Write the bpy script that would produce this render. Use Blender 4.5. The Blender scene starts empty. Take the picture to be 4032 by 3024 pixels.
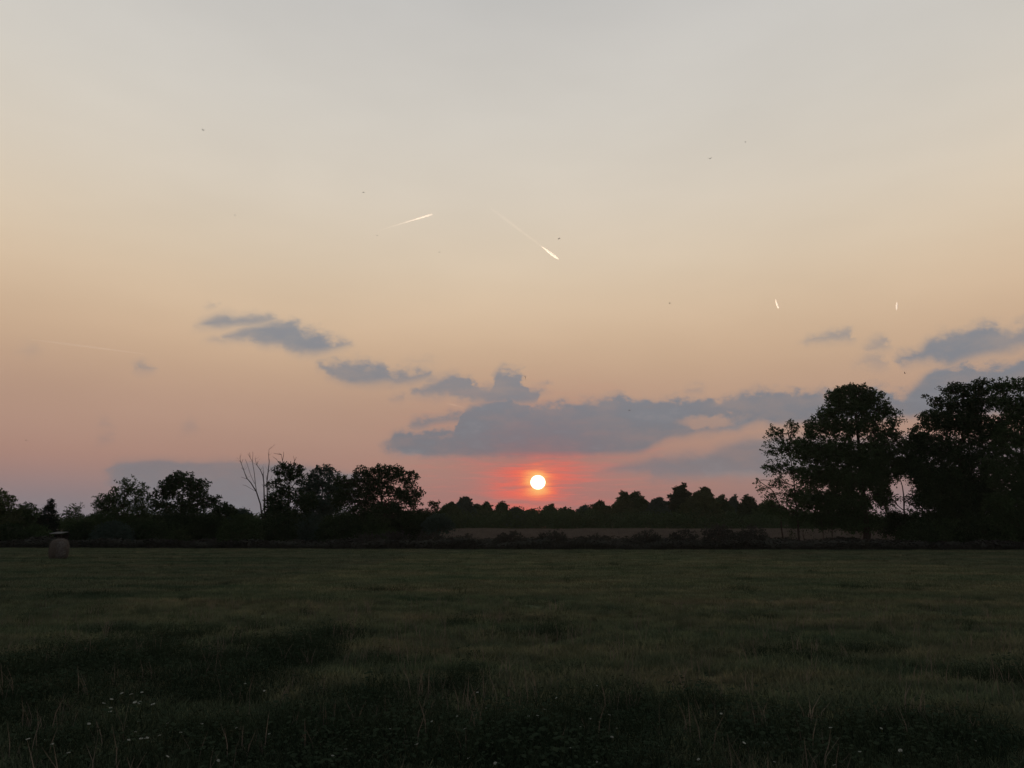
import bpy, math, random
import numpy as np
from mathutils import Vector, noise as mnoise

rng = np.random.default_rng(7)
random.seed(7)
R = math.radians
scene = bpy.context.scene
COL = scene.collection

# ------------------------------------------------------------------ camera
CAM_H, PITCH, FPX, CX, CY = 1.8, R(11.13), 2912.0, 2016.0, 1512.0
cam_data = bpy.data.cameras.new('camera')
cam_data.sensor_width = 36.0
cam_data.lens = 36.0 * FPX / 4032.0
cam_data.clip_start = 0.1
cam_data.clip_end = 200000.0
cam = bpy.data.objects.new('camera', cam_data)
COL.objects.link(cam)
cam.location = (0, 0, CAM_H)
cam.rotation_euler = (R(90) + PITCH, 0, 0)
scene.camera = cam

def ray(px, py):
    """unit direction of the view ray through a pixel of the 4032 x 3024 photograph"""
    x, y = (px - CX) / FPX, (CY - py) / FPX
    d = Vector((x, math.cos(PITCH) - y * math.sin(PITCH), math.sin(PITCH) + y * math.cos(PITCH)))
    return d.normalized()

def azel(px, py):
    d = ray(px, py)
    return math.degrees(math.atan2(d.x, d.y)), math.degrees(math.asin(d.z))

def at(px, py, depth):
    d = ray(px, py)
    return Vector((0, 0, CAM_H)) + d * (depth / d.y)

def on_plane(px, py, z):
    d = ray(px, py)
    return Vector((0, 0, CAM_H)) + d * ((z - CAM_H) / d.z)

def lin(r, g, b):
    f = lambda c: (c / 255 / 12.92) if c <= 10 else ((c / 255 + 0.055) / 1.055) ** 2.4
    return (f(r), f(g), f(b), 1.0)

# ------------------------------------------------------------------ colour management
vs = scene.view_settings
vs.view_transform = 'Standard'
vs.look = 'None'
vs.exposure = 0.0
vs.gamma = 1.0
vs.use_curve_mapping = False
scene.render.engine = 'CYCLES'
scene.cycles.max_bounces = 5
scene.cycles.diffuse_bounces = 2
scene.cycles.transparent_max_bounces = 16
scene.cycles.volume_bounces = 3

# ------------------------------------------------------------------ sky
SUN_PX = (2118, 1899)
SUN_AZ, SUN_EL = azel(*SUN_PX)
world = bpy.data.worlds.new('World')
scene.world = world
world.use_nodes = True
nt = world.node_tree
nt.nodes.clear()
N, L = nt.nodes, nt.links

def node(t, **kw):
    n = N.new(t)
    for k, v in kw.items():
        setattr(n, k, v)
    return n

def plug(s, v):
    if isinstance(v, bpy.types.NodeSocket):
        L.new(v, s)
    elif v is not None:
        s.default_value = v

def M(op, a, b=None, c=None, clamp=False):
    n = node('ShaderNodeMath', operation=op, use_clamp=clamp)
    plug(n.inputs[0], a); plug(n.inputs[1], b); plug(n.inputs[2], c)
    return n.outputs[0]

def smooth(v, lo, hi, a=0.0, b=1.0):
    n = node('ShaderNodeMapRange', interpolation_type='SMOOTHSTEP')
    plug(n.inputs['Value'], v)
    for k, w in (('From Min', lo), ('From Max', hi), ('To Min', a), ('To Max', b)):
        plug(n.inputs[k], w)
    return n.outputs['Result']

def linmap(v, lo, hi, a=0.0, b=1.0, clamp=True):
    n = node('ShaderNodeMapRange', clamp=clamp)
    plug(n.inputs['Value'], v)
    for k, w in (('From Min', lo), ('From Max', hi), ('To Min', a), ('To Max', b)):
        plug(n.inputs[k], w)
    return n.outputs['Result']

def mixc(f, a, b, blend='MIX'):
    n = node('ShaderNodeMix', data_type='RGBA', blend_type=blend)
    plug(n.inputs[0], f); plug(n.inputs[6], a); plug(n.inputs[7], b)
    return n.outputs[2]

def ramp(v, lo, hi, stops):
    f = linmap(v, lo, hi)
    n = node('ShaderNodeValToRGB')
    n.color_ramp.interpolation = 'B_SPLINE' if len(stops) > 4 else 'LINEAR'
    els = n.color_ramp.elements
    while len(els) < len(stops):
        els.new(0.5)
    for e, (p, c) in zip(els, stops):
        e.position = (p - lo) / (hi - lo)
        e.color = c
    plug(n.inputs[0], f)
    return n.outputs[0]

tc = node('ShaderNodeTexCoord')
DIR = tc.outputs['Generated']
sep = node('ShaderNodeSeparateXYZ'); L.new(DIR, sep.inputs[0])
DEG = 180 / math.pi
AZ = M('MULTIPLY', M('ARCTAN2', sep.outputs[0], sep.outputs[1]), DEG)
EL = M('MULTIPLY', M('ARCSINE', sep.outputs[2]), DEG)

def skynoise(scale, detail, rough, stretch=(1, 1, 1), off=0.0, dist=0.0):
    mp = node('ShaderNodeMapping')
    mp.inputs['Scale'].default_value = stretch
    mp.inputs['Location'].default_value = (off, off * 0.37, -off)
    L.new(DIR, mp.inputs[0])
    n = node('ShaderNodeTexNoise')
    n.inputs['Scale'].default_value = scale
    n.inputs['Detail'].default_value = detail
    n.inputs['Roughness'].default_value = rough
    n.inputs['Distortion'].default_value = dist
    L.new(mp.outputs[0], n.inputs['Vector'])
    return n.outputs['Fac']

def centred(v, amp):
    return M('MULTIPLY', M('SUBTRACT', v, 0.5), amp)

# clear hazy evening sky: colour by height, west side
west = ramp(EL, -6, 60, [
    (-6, lin(112, 98, 98)), (0.5, lin(143, 107, 107)), (3.5, lin(160, 121, 113)), (6.5, lin(173, 139, 123)),
    (9.5, lin(183, 150, 130)), (12.5, lin(197, 166, 138)), (16, lin(211, 184, 155)), (20, lin(217, 198, 173)),
    (25, lin(217, 206, 190)), (31, lin(212, 207, 198)), (39, lin(203, 201, 198)), (58, lin(163, 168, 173))])
east = ramp(EL, -6, 60, [
    (-6, lin(90, 84, 92)), (2, lin(122, 112, 120)), (8, lin(150, 132, 132)), (16, lin(160, 148, 144)),
    (28, lin(156, 154, 154)), (58, lin(150, 156, 164))])
sky_n = node('ShaderNodeTexSky', sky_type='NISHITA', sun_disc=False)
sky_n.sun_elevation = R(SUN_EL)
sky_n.sun_rotation = R(SUN_AZ)
sky_n.air_density = 1.5
sky_n.dust_density = 6.0
sky_n.ozone_density = 1.5
cosaz = M('COSINE', M('MULTIPLY', M('SUBTRACT', AZ, SUN_AZ), 1 / DEG))
base = mixc(smooth(cosaz, -0.35, 0.72), east, west)
# slight cool veil low on the far left and right, away from the sun
daz = M('ABSOLUTE', M('SUBTRACT', AZ, SUN_AZ))
side = M('MULTIPLY', smooth(daz, 10, 34), smooth(EL, 5.4, 0.6))
base = mixc(M('MULTIPLY', side, 0.82), base, lin(117, 120, 130))

# faint mottling of the haze; the physical sky shows through it higher up
mott = skynoise(3.0, 3, 0.55, (1, 1, 3.0), 44.0)
mcol = node('ShaderNodeCombineColor')
mv = linmap(mott, 0.3, 0.7, 0.965, 1.035)
for i in range(3):
    L.new(mv, mcol.inputs[i])
base = mixc(1.0, base, mcol.outputs[0], 'MULTIPLY')
SKY_STRENGTH = 0.1
dimmed = node('ShaderNodeVectorMath', operation='SCALE')
L.new(sky_n.outputs[0], dimmed.inputs[0]); dimmed.inputs['Scale'].default_value = SKY_STRENGTH
base = mixc(smooth(EL, 12, 40, 0.0, 0.07), base, dimmed.outputs[0])

# --- sun: angular distance, glow and disc
sv = Vector((math.sin(R(SUN_AZ)) * math.cos(R(SUN_EL)), math.cos(R(SUN_AZ)) * math.cos(R(SUN_EL)), math.sin(R(SUN_EL))))
dx = M('SUBTRACT', AZ, SUN_AZ)
dy = M('SUBTRACT', EL, SUN_EL)
streak = skynoise(9, 4, 0.62, (1, 1, 11), 3.1, 0.35)
streak2 = skynoise(20, 3, 0.6, (1, 1, 14), 8.7, 0.5)
dsun = M('SQRT', M('ADD', M('POWER', dx, 2.0), M('POWER', dy, 2.0)))
dell = M('SQRT', M('ADD', M('POWER', M('MULTIPLY', dx, 0.66), 2.0), M('POWER', M('MULTIPLY', M('ADD', dy, 0.1), 1.0), 2.0)))
strk = smooth(streak, 0.36, 0.64)
dw = M('SUBTRACT', dell, centred(strk, 1.5))
glow_wide = M('EXPONENT', M('MULTIPLY', M('POWER', M('MULTIPLY', dell, 1 / 5.2), 2.0), -1.0))
glow_mid = M('EXPONENT', M('MULTIPLY', M('POWER', M('MULTIPLY', M('MAXIMUM', dw, 0.0), 1 / 1.7), 2.0), -1.0))
glow_in = M('EXPONENT', M('MULTIPLY', M('POWER', M('MULTIPLY', M('MAXIMUM', M('SUBTRACT', dsun, M('MULTIPLY', M('SUBTRACT', strk, 0.3), 0.75)), 0.0), 1 / 0.93), 2.0), -1.0))

# --- clouds: each given by its upper and lower outline (sky angles), edges broken up by noise
w1 = skynoise(15, 2, 0.55, (1, 1, 1.6), 1.7)
w2 = skynoise(48, 4, 0.62, (1, 1, 1.5), 5.3)
w3 = skynoise(15, 2, 0.55, (1, 1, 1.6), 21.0)
AZW = M('ADD', AZ, M('ADD', centred(w3, 1.8), centred(w2, 2.2)))
ELW = M('ADD', EL, M('ADD', centred(w1, 0.8), centred(w2, 2.1)))
ELB = M('ADD', EL, M('ADD', centred(w1, 0.5), centred(w2, 0.7)))
E0, E1 = -4.0, 26.0

def curve(az_in, pts):
    """height of an outline (degrees) as a function of azimuth"""
    pts = sorted(pts)
    a0, a1 = pts[0][0], pts[-1][0]
    n = node('ShaderNodeFloatCurve')
    c = n.mapping.curves[0]
    while len(c.points) < len(pts):
        c.points.new(0.5, 0.5)
    for p, (a, e) in zip(c.points, pts):
        p.location = ((a - a0) / (a1 - a0), (e - E0) / (E1 - E0))
        p.handle_type = 'AUTO_CLAMPED'
    n.mapping.update()
    L.new(linmap(az_in, a0, a1), n.inputs['Value'])
    return linmap(n.outputs[0], 0, 1, E0, E1)

def cloud(top, bot, soft=0.45, ends=0.6, opacity=1.0, lump=1.0):
    T = [azel(*p) for p in top]
    B = [azel(*p) for p in bot]
    a0, a1 = min(T[0][0], B[0][0]), max(T[-1][0], B[-1][0])
    t = M('SUBTRACT', curve(AZW, T), ELW if lump == 1.0 else M('MULTIPLY_ADD', M('SUBTRACT', ELW, EL), lump, EL))
    b = M('SUBTRACT', ELB, curve(AZW, B))
    f = M('ADD', M('MINIMUM', t, b), 0.2)
    m = M('MULTIPLY_ADD', smooth(f, -0.5, 0.55), 0.42, M('MULTIPLY', smooth(f, -0.02, soft * 1.3), 0.58))
    e = M('MULTIPLY', smooth(AZW, a0 - ends * 0.3, a0 + ends), smooth(AZW, a1 + ends * 0.3, a1 - ends))
    return M('MULTIPLY', M('MULTIPLY', m, e), opacity)

RT, RB = 5200, 5200
clouds = [
    # upper left pair of ragged strands
    cloud([(760, 1282), (820, 1258), (870, 1243), (935, 1240), (1005, 1237), (1085, 1244)],
          [(760, 1290), (870, 1288), (920, 1282), (1005, 1280), (1085, 1262)], 0.5, 0.8, 0.95, 0.6),
    cloud([(870, 1316), (930, 1298), (985, 1276), (1039, 1266), (1090, 1262), (1134, 1272), (1188, 1298), (1240, 1310), (1290, 1328), (1330, 1344), (1390, 1354)],
          [(870, 1324), (971, 1338), (1025, 1358), (1090, 1364), (1134, 1380), (1208, 1394), (1276, 1392), (1330, 1378), (1390, 1364)], 0.6, 0.8, 0.95, 0.75),
    cloud([(800, 1337), (880, 1326), (960, 1318)], [(800, 1345), (880, 1344), (960, 1344)], 0.6, 1.2, 0.55),
    cloud([(1290, 1352), (1340, 1350), (1400, 1356)], [(1290, 1372), (1340, 1368), (1400, 1362)], 0.6, 0.9, 0.6),
    cloud([(960, 1256), (1010, 1250), (1080, 1252)], [(960, 1290), (1010, 1300), (1080, 1300)], 0.7, 0.8, 0.7, 0.6),
    cloud([(1660, 1478), (1720, 1482), (1790, 1494)], [(1660, 1500), (1720, 1516), (1790, 1530)], 0.7, 0.8, 0.65, 0.6),
    cloud([(1560, 1425), (1640, 1418), (1740, 1424)], [(1560, 1436), (1640, 1434), (1740, 1434)], 0.6, 1.5, 0.25),
    # second strand
    cloud([(1232, 1435), (1276, 1420), (1344, 1424), (1412, 1424), (1480, 1436), (1510, 1430), (1534, 1462), (1581, 1467), (1649, 1473), (1725, 1477)],
          [(1232, 1440), (1276, 1458), (1310, 1482), (1378, 1505), (1446, 1515), (1514, 1509), (1615, 1508), (1683, 1498), (1725, 1484)], 0.6, 0.9, 0.92),
    # heaped clouds above the sun
    cloud([(1600, 1544), (1627, 1534), (1672, 1524), (1712, 1505), (1757, 1486), (1821, 1478), (1871, 1497), (1890, 1524), (1930, 1520), (1945, 1480), (1975, 1452), (2010, 1462), (2060, 1467), (2075, 1500), (2095, 1527), (2174, 1522)],
          [(1600, 1548), (1647, 1554), (1697, 1557), (1737, 1562), (1777, 1553), (1816, 1573), (1846, 1580), (1946, 1590), (2050, 1590), (2120, 1582), (2140, 1540), (2174, 1534)], 0.5, 0.5, 0.9),
    # wide bank over the sun, running out to the right
    cloud([(1480, 1755), (1518, 1722), (1548, 1699), (1622, 1700), (1722, 1702), (1796, 1700), (1818, 1660), (1831, 1616), (1886, 1592), (1946, 1577), (2020, 1582), (2095, 1597), (2169, 1592), (2250, 1588), (2299, 1583), (2364, 1570), (2434, 1558), (2490, 1570), (2648, 1571), (2861, 1574), (2906, 1552), (2971, 1544), (3020, 1539), (3095, 1541), (3170, 1551), (3260, 1553), (3464, 1532), (3566, 1545), (3636, 1500), (3711, 1452), (3801, 1437), (3862, 1446), (3922, 1440), (4032, 1419), (4300, 1440), (4900, 1540)],
          [(1480, 1762), (1528, 1781), (1622, 1791), (1796, 1794), (2194, 1796), (2299, 1794), (2399, 1785), (2498, 1779), (2568, 1756), (2623, 1731), (2697, 1721), (2772, 1702), (2896, 1695), (2971, 1666), (3045, 1668), (3300, 1660), (3566, 1638), (3800, 1640), (4300, 1650), (4900, 1640)], 0.42, 1.0, 0.97),
    cloud([(1597, 1676), (1617, 1662), (1697, 1650), (1747, 1637), (1796, 1631), (1870, 1625)],
          [(1597, 1684), (1640, 1688), (1687, 1682), (1722, 1670), (1821, 1660), (1870, 1660)], 0.5, 0.5, 0.85),
    # lower bank right of the sun
    cloud([(2330, 1862), (2424, 1838), (2498, 1818), (2560, 1800), (2648, 1792), (2797, 1776), (2871, 1752), (2921, 1733), (3006, 1723), (3300, 1715), (3700, 1722), (4300, 1730), (4900, 1780)],
          [(2330, 1870), (2449, 1863), (2538, 1866), (2598, 1884), (2697, 1885), (2996, 1877), (3500, 1880), (4300, 1875), (4900, 1870)], 0.7, 2.5, 0.85, 0.5),
    # flat bank low on the left
    cloud([(430, 1850), (470, 1829), (542, 1821), (678, 1818), (791, 1826), (904, 1820), (1080, 1827), (1300, 1850), (1420, 1880)],
          [(430, 2200), (800, 2200), (1420, 2200)], 0.3, 1.0, 0.85, 0.25),
    # right edge cloud
    cloud([(3515, 1400), (3575, 1386), (3636, 1368), (3660, 1340), (3711, 1320), (3801, 1296), (3862, 1272), (3922, 1281), (4032, 1277), (4250, 1262), (4600, 1330)],
          [(3515, 1415), (3575, 1430), (3666, 1422), (3711, 1433), (3747, 1439), (3801, 1424), (3862, 1406), (3952, 1390), (4012, 1373), (4250, 1360), (4600, 1345)], 0.6, 0.6, 0.97),
    cloud([(3160, 1340), (3200, 1326), (3254, 1317), (3327, 1307), (3385, 1322)],
          [(3160, 1344), (3225, 1341), (3291, 1339), (3334, 1333), (3385, 1336)], 0.5, 0.6, 0.75),
    cloud([(3388, 1362), (3435, 1342), (3468, 1328), (3520, 1355)], [(3388, 1370), (3468, 1380), (3520, 1372)], 0.6, 0.6, 0.55),
    cloud([(3350, 1430), (3424, 1395), (3470, 1395), (3505, 1430)], [(3350, 1444), (3424, 1452), (3505, 1446)], 0.7, 0.8, 0.45),
    cloud([(2690, 1532), (2740, 1523), (2800, 1530)], [(2690, 1540), (2740, 1545), (2800, 1540)], 0.5, 0.6, 0.4),
    # small stray wisps
    cloud([(530, 1440), (560, 1434), (600, 1438), (630, 1445)], [(530, 1458), (590, 1462), (630, 1456)], 0.5, 0.5, 0.6),
    cloud([(365, 1662), (410, 1658), (455, 1664)], [(365, 1678), (410, 1684), (455, 1678)], 0.6, 0.6, 0.22),
    cloud([(370, 1722), (410, 1717), (450, 1722)], [(370, 1736), (410, 1742), (450, 1736)], 0.6, 0.6, 0.32),
    cloud([(690, 1672), (740, 1666), (800, 1675)], [(690, 1690), (740, 1698), (800, 1690)], 0.8, 0.8, 0.28),
    cloud([(20, 1372), (90, 1356), (170, 1366)], [(20, 1388), (90, 1398), (170, 1390)], 0.8, 1.2, 0.22),
    cloud([(1540, 1562), (1580, 1558), (1606, 1562)], [(1540, 1570), (1580, 1573), (1606, 1569)], 0.4, 0.4, 0.4),
    cloud([(820, 1200), (840, 1196), (862, 1200)], [(820, 1208), (840, 1212), (862, 1208)], 0.4, 0.4, 0.35),
]
mask = clouds[0]
for c in clouds[1:]:
    mask = M('MAXIMUM', mask, c)
# the same sort of broken low cloud goes on round the rest of the horizon
rest = skynoise(5.5, 3, 0.58, (1, 1, 4.5), 12.4)
restm = M('MULTIPLY', smooth(rest, 0.54, 0.66), M('MULTIPLY', smooth(EL, 1.5, 4.5), smooth(EL, 22, 12)))
mask = M('MAXIMUM', mask, M('MULTIPLY', restm, M('MULTIPLY', smooth(M('ABSOLUTE', AZ), 44, 56), 0.85)))
# hole with pink light in the wide bank
ha, he = azel(2790, 1662)
hole = M('SQRT', M('ADD', M('POWER', M('MULTIPLY', M('SUBTRACT', AZW, ha), 1 / 2.6), 2.0), M('POWER', M('MULTIPLY', M('SUBTRACT', ELW, he), 1 / 0.72), 2.0)))
mask = M('MULTIPLY', mask, smooth(hole, 0.35, 1.15, 0.3, 1.0))
# thinner and thicker places inside the clouds
thick = skynoise(14, 4, 0.6, (1, 1, 2.6), 30.0)
mask = M('MULTIPLY', mask, linmap(thick, 0.32, 0.62, 0.74, 1.0))

ccol = ramp(EL, 0, 22, [(0, lin(110, 119, 129)), (4.5, lin(108, 112, 121)), (7, lin(107, 114, 124)), (10.5, lin(119, 126, 136)), (14, lin(124, 131, 141)), (20, lin(143, 147, 153))])
ccol = mixc(M('MULTIPLY', smooth(thick, 0.5, 0.75), 0.35), ccol, lin(156, 146, 145))
pink_c = M('MULTIPLY', M('EXPONENT', M('MULTIPLY', M('POWER', M('MULTIPLY', dell, 1 / 3.0), 2.0), -1.0)), 0.6)
ccol = mixc(pink_c, ccol, lin(148, 92, 98))

col = mixc(M('MULTIPLY', glow_wide, 0.62), base, lin(168, 103, 101))
col = mixc(M('MULTIPLY', M('MULTIPLY', smooth(streak2, 0.46, 0.68), glow_wide), 0.55, clamp=True), col, lin(204, 114, 106))
col = mixc(mask, col, ccol)
under = smooth(EL, 6.1, 5.2)
col = mixc(M('MULTIPLY', M('MULTIPLY', glow_mid, under), 0.88), col, lin(240, 93, 74))
col = mixc(M('MULTIPLY', M('MULTIPLY', glow_in, under), 1.0, clamp=True), col, lin(255, 112, 74))
yel = M('EXPONENT', M('MULTIPLY', M('POWER', M('MULTIPLY', M('SUBTRACT', dsun, centred(strk, 0.5)), 1 / 0.72), 2.0), -1.0))
col = mixc(M('MULTIPLY', yel, 0.95), col, lin(255, 206, 116))
# sun disc
disc = smooth(M('SQRT', M('ADD', M('POWER', dx, 2.0), M('POWER', M('MULTIPLY', dy, 1.06), 2.0))), 0.595, 0.525)
hot = node('ShaderNodeMix', data_type='RGBA')
plug(hot.inputs[0], disc); plug(hot.inputs[6], col); hot.inputs[7].default_value = (4.0, 3.4, 2.4, 1)
col = hot.outputs[2]
# the clouds and the sun's glow lie in a low band; above and below it only the plain sky is evaluated
def background(c):
    sc_ = node('ShaderNodeVectorMath', operation='SCALE')
    L.new(c, sc_.inputs[0]); sc_.inputs['Scale'].default_value = 1.0 / SKY_STRENGTH
    b_ = node('ShaderNodeBackground'); b_.inputs['Strength'].default_value = SKY_STRENGTH
    L.new(sc_.outputs[0], b_.inputs['Color'])
    return b_.outputs[0]
band = M('MULTIPLY', M('GREATER_THAN', EL, -1.5), M('LESS_THAN', EL, 22.5))
wmix = node('ShaderNodeMixShader')
L.new(band, wmix.inputs[0])
L.new(background(base), wmix.inputs[1]); L.new(background(col), wmix.inputs[2])
wout = node('ShaderNodeOutputWorld'); L.new(wmix.outputs[0], wout.inputs['Surface'])
world.cycles.sampling_method = 'NONE'

sun_data = bpy.data.lights.new('sun', 'SUN')
sun_data.energy = 2.0
sun_data.angle = R(0.6)
sun_data.color = (1.0, 0.74, 0.50)
sun = bpy.data.objects.new('sun', sun_data)
COL.objects.link(sun)
sun.rotation_euler = (-sv).to_track_quat('-Z', 'Y').to_euler()

# ------------------------------------------------------------------ materials
def material(name, build):
    m = bpy.data.materials.new(name)
    m.use_nodes = True
    t = m.node_tree
    t.nodes.clear()
    out = t.nodes.new('ShaderNodeOutputMaterial')
    build(t, out)
    return m

def noise_node(t, scale, detail=4, rough=0.6, vec=None):
    n = t.nodes.new('ShaderNodeTexNoise')
    n.inputs['Scale'].default_value = scale
    n.inputs['Detail'].default_value = detail
    n.inputs['Roughness'].default_value = rough
    if vec is not None:
        t.links.new(vec, n.inputs['Vector'])
    return n.outputs['Fac']

def cramp(t, fac, stops):
    n = t.nodes.new('ShaderNodeValToRGB')
    e = n.color_ramp.elements
    while len(e) < len(stops):
        e.new(0.5)
    for k, (p, c) in zip(e, stops):
        k.position = p
        k.color = (*c, 1)
    t.links.new(fac, n.inputs[0])
    return n.outputs[0]

def mixn(t, f, a, b, blend='MIX'):
    n = t.nodes.new('ShaderNodeMix')
    n.data_type = 'RGBA'; n.blend_type = blend
    for s, v in ((0, f), (6, a), (7, b)):
        if isinstance(v, bpy.types.NodeSocket):
            t.links.new(v, n.inputs[s])
        else:
            n.inputs[s].default_value = v if s == 0 else (*v, 1)
    return n.outputs[2]

def position(t, scale=(1, 1, 1)):
    g = t.nodes.new('ShaderNodeNewGeometry')
    m = t.nodes.new('ShaderNodeMapping')
    m.inputs['Scale'].default_value = scale
    t.links.new(g.outputs['Position'], m.inputs[0])
    return m.outputs[0]

def diffuse_out(t, out, col, transl=0.0, rough=1.0):
    d = t.nodes.new('ShaderNodeBsdfDiffuse')
    d.inputs['Roughness'].default_value = 0.6
    t.links.new(col, d.inputs['Color'])
    if transl:
        tr = t.nodes.new('ShaderNodeBsdfTranslucent')
        t.links.new(col, tr.inputs['Color'])
        mx = t.nodes.new('ShaderNodeMixShader')
        mx.inputs[0].default_value = transl
        t.links.new(d.outputs[0], mx.inputs[1]); t.links.new(tr.outputs[0], mx.inputs[2])
        t.links.new(mx.outputs[0], out.inputs[0])
    else:
        t.links.new(d.outputs[0], out.inputs[0])

def leaf_material(name, dark, light, transl=0.12):
    def b(t, out):
        p = position(t)
        f = noise_node(t, 0.55, 3, 0.6, p)
        g = noise_node(t, 5.0, 2, 0.6, p)
        c = cramp(t, f, [(0.3, dark), (0.7, light)])
        c2 = mixn(t, g, c, tuple(x * 0.55 for x in dark))
        diffuse_out(t, out, c2, transl)
    return material(name, b)

MAT = {}
MAT['leaf_dark'] = leaf_material('leaf_dark', (0.0253, 0.0432, 0.0237), (0.0484, 0.0765, 0.0369))
MAT['leaf_green'] = leaf_material('leaf_green', (0.0365, 0.0633, 0.03), (0.0707, 0.11, 0.0501))
MAT['leaf_olive'] = leaf_material('leaf_olive', (0.0506, 0.0704, 0.0335), (0.1056, 0.1304, 0.0599))
MAT['leaf_blue'] = leaf_material('leaf_blue', (0.0395, 0.0669, 0.0537), (0.0707, 0.1074, 0.0836))
MAT['needle'] = leaf_material('needle', (0.012, 0.02, 0.015), (0.022, 0.032, 0.024), 0.0)

def bark_build(t, out):
    p = position(t, (6, 6, 1.2))
    c = cramp(t, noise_node(t, 3.0, 6, 0.65, p), [(0.3, (0.022, 0.018, 0.015)), (0.7, (0.06, 0.05, 0.042))])
    diffuse_out(t, out, c)
MAT['bark'] = material('bark', bark_build)

FIELD_STOPS = [(0.28, (0.050, 0.080, 0.052)), (0.45, (0.088, 0.112, 0.072)), (0.58, (0.114, 0.124, 0.081)), (0.74, (0.148, 0.134, 0.092))]
def field_colour(t):
    a = noise_node(t, 1.0, 6, 0.66, position(t, (0.16, 0.30, 0.0)))
    b = noise_node(t, 1.0, 5, 0.7, position(t, (1.3, 2.0, 0.0)))
    m = t.nodes.new('ShaderNodeMath'); m.operation = 'MULTIPLY_ADD'
    t.links.new(b, m.inputs[0]); m.inputs[1].default_value = 0.45
    c_ = noise_node(t, 1.0, 3, 0.6, position(t, (0.02, 0.42, 0.0)))      # faint swathes left by the mower
    s0 = t.nodes.new('ShaderNodeMath'); s0.operation = 'MULTIPLY_ADD'
    t.links.new(c_, s0.inputs[0]); s0.inputs[1].default_value = 0.55; s0.inputs[2].default_value = -0.445
    s = t.nodes.new('ShaderNodeMath'); s.operation = 'MULTIPLY_ADD'
    t.links.new(a, s.inputs[0]); s.inputs[1].default_value = 0.9; t.links.new(s0.outputs[0], s.inputs[2])
    t.links.new(s.outputs[0], m.inputs[2])
    return cramp(t, m.outputs[0], FIELD_STOPS)

def grass_build(t, out):
    c = field_colour(t)
    o = t.nodes.new('ShaderNodeObjectInfo')
    c = mixn(t, 1.0, c, cramp(t, o.outputs['Random'], [(0, (0.6, 0.62, 0.55)), (0.7, (1.0, 1.0, 1.0)), (1, (1.5, 1.4, 1.25))]), 'MULTIPLY')
    diffuse_out(t, out, c, 0.25)
MAT['grass'] = material('grass', grass_build)
MAT['clover'] = leaf_material('clover', (0.025, 0.041, 0.025), (0.048, 0.066, 0.04), 0.12)
MAT['weed'] = leaf_material('weed', (0.042, 0.047, 0.041), (0.085, 0.085, 0.073), 0.12)

def simple(name, a, b, scale=4.0, transl=0.0):
    def bb(t, out):
        c = cramp(t, noise_node(t, scale, 5, 0.65, position(t)), [(0.3, a), (0.7, b)])
        diffuse_out(t, out, c, transl)
    return material(name, bb)
MAT['dry'] = simple('dry_grass', (0.09, 0.079, 0.066), (0.17, 0.147, 0.125), 0.5, 0.2)
MAT['flower'] = simple('flower_white', (0.26, 0.28, 0.24), (0.46, 0.48, 0.42), 30.0, 0.2)
MAT['stem'] = simple('flower_stem', (0.03, 0.04, 0.02), (0.06, 0.07, 0.03), 8.0)
MAT['bird'] = simple('bird_feather', (0.02, 0.02, 0.022), (0.04, 0.038, 0.036), 20.0)
MAT['roof'] = simple('pale_roof', (0.09, 0.095, 0.09), (0.17, 0.175, 0.165), 5.0)
MAT['board'] = simple('shed_board', (0.02, 0.018, 0.016), (0.035, 0.03, 0.026), 3.0)

def hay_build(t, out):
    tcn = t.nodes.new('ShaderNodeTexCoord')
    mp = t.nodes.new('ShaderNodeMapping'); mp.inputs['Scale'].default_value = (3, 22, 22)
    t.links.new(tcn.outputs['Object'], mp.inputs[0])
    c = cramp(t, noise_node(t, 1.5, 6, 0.7, mp.outputs[0]), [(0.3, (0.045, 0.038, 0.033)), (0.52, (0.095, 0.083, 0.072)), (0.72, (0.17, 0.152, 0.13))])
    diffuse_out(t, out, c)
MAT['hay'] = material('hay', hay_build)
MAT['net'] = simple('bale_net', (0.06, 0.056, 0.053), (0.16, 0.152, 0.142), 9.0)

# ------------------------------------------------------------------ helpers: objects
def link(name, mesh, mat=None, parent=None):
    o = bpy.data.objects.new(name, mesh)
    COL.objects.link(o)
    if mat is not None and len(mesh.materials) == 0:
        mesh.materials.append(mat)
    o.parent = parent
    return o

def tag(o, label, cat=None, group=None, kind=None):
    o['label'] = label
    if cat: o['category'] = cat
    if group: o['group'] = group
    if kind: o['kind'] = kind
    return o

def empty(name, loc):
    o = bpy.data.objects.new(name, None)
    COL.objects.link(o)
    o.location = loc
    return o

def mesh_np(name, verts, quads, smooth_=False):
    me = bpy.data.meshes.new(name)
    v = np.asarray(verts, dtype=np.float32)
    q = np.asarray(quads, dtype=np.int32)
    k = q.shape[1]
    me.vertices.add(len(v)); me.vertices.foreach_set('co', v.ravel())
    me.loops.add(q.size); me.loops.foreach_set('vertex_index', q.ravel())
    me.polygons.add(len(q))
    me.polygons.foreach_set('loop_start', np.arange(0, q.size, k, dtype=np.int32))
    me.polygons.foreach_set('use_smooth', np.full(len(q), smooth_, dtype=bool))
    me.update(calc_edges=True)
    me.validate()
    return me

def terrain_z(x, y):
    y = np.asarray(y, dtype=float)
    s = np.clip((y - 72) / 62, 0, 1)
    return 1.25 * s * s * (3 - 2 * s)

def gz(x, y):
    return float(terrain_z(x, y))

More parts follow.
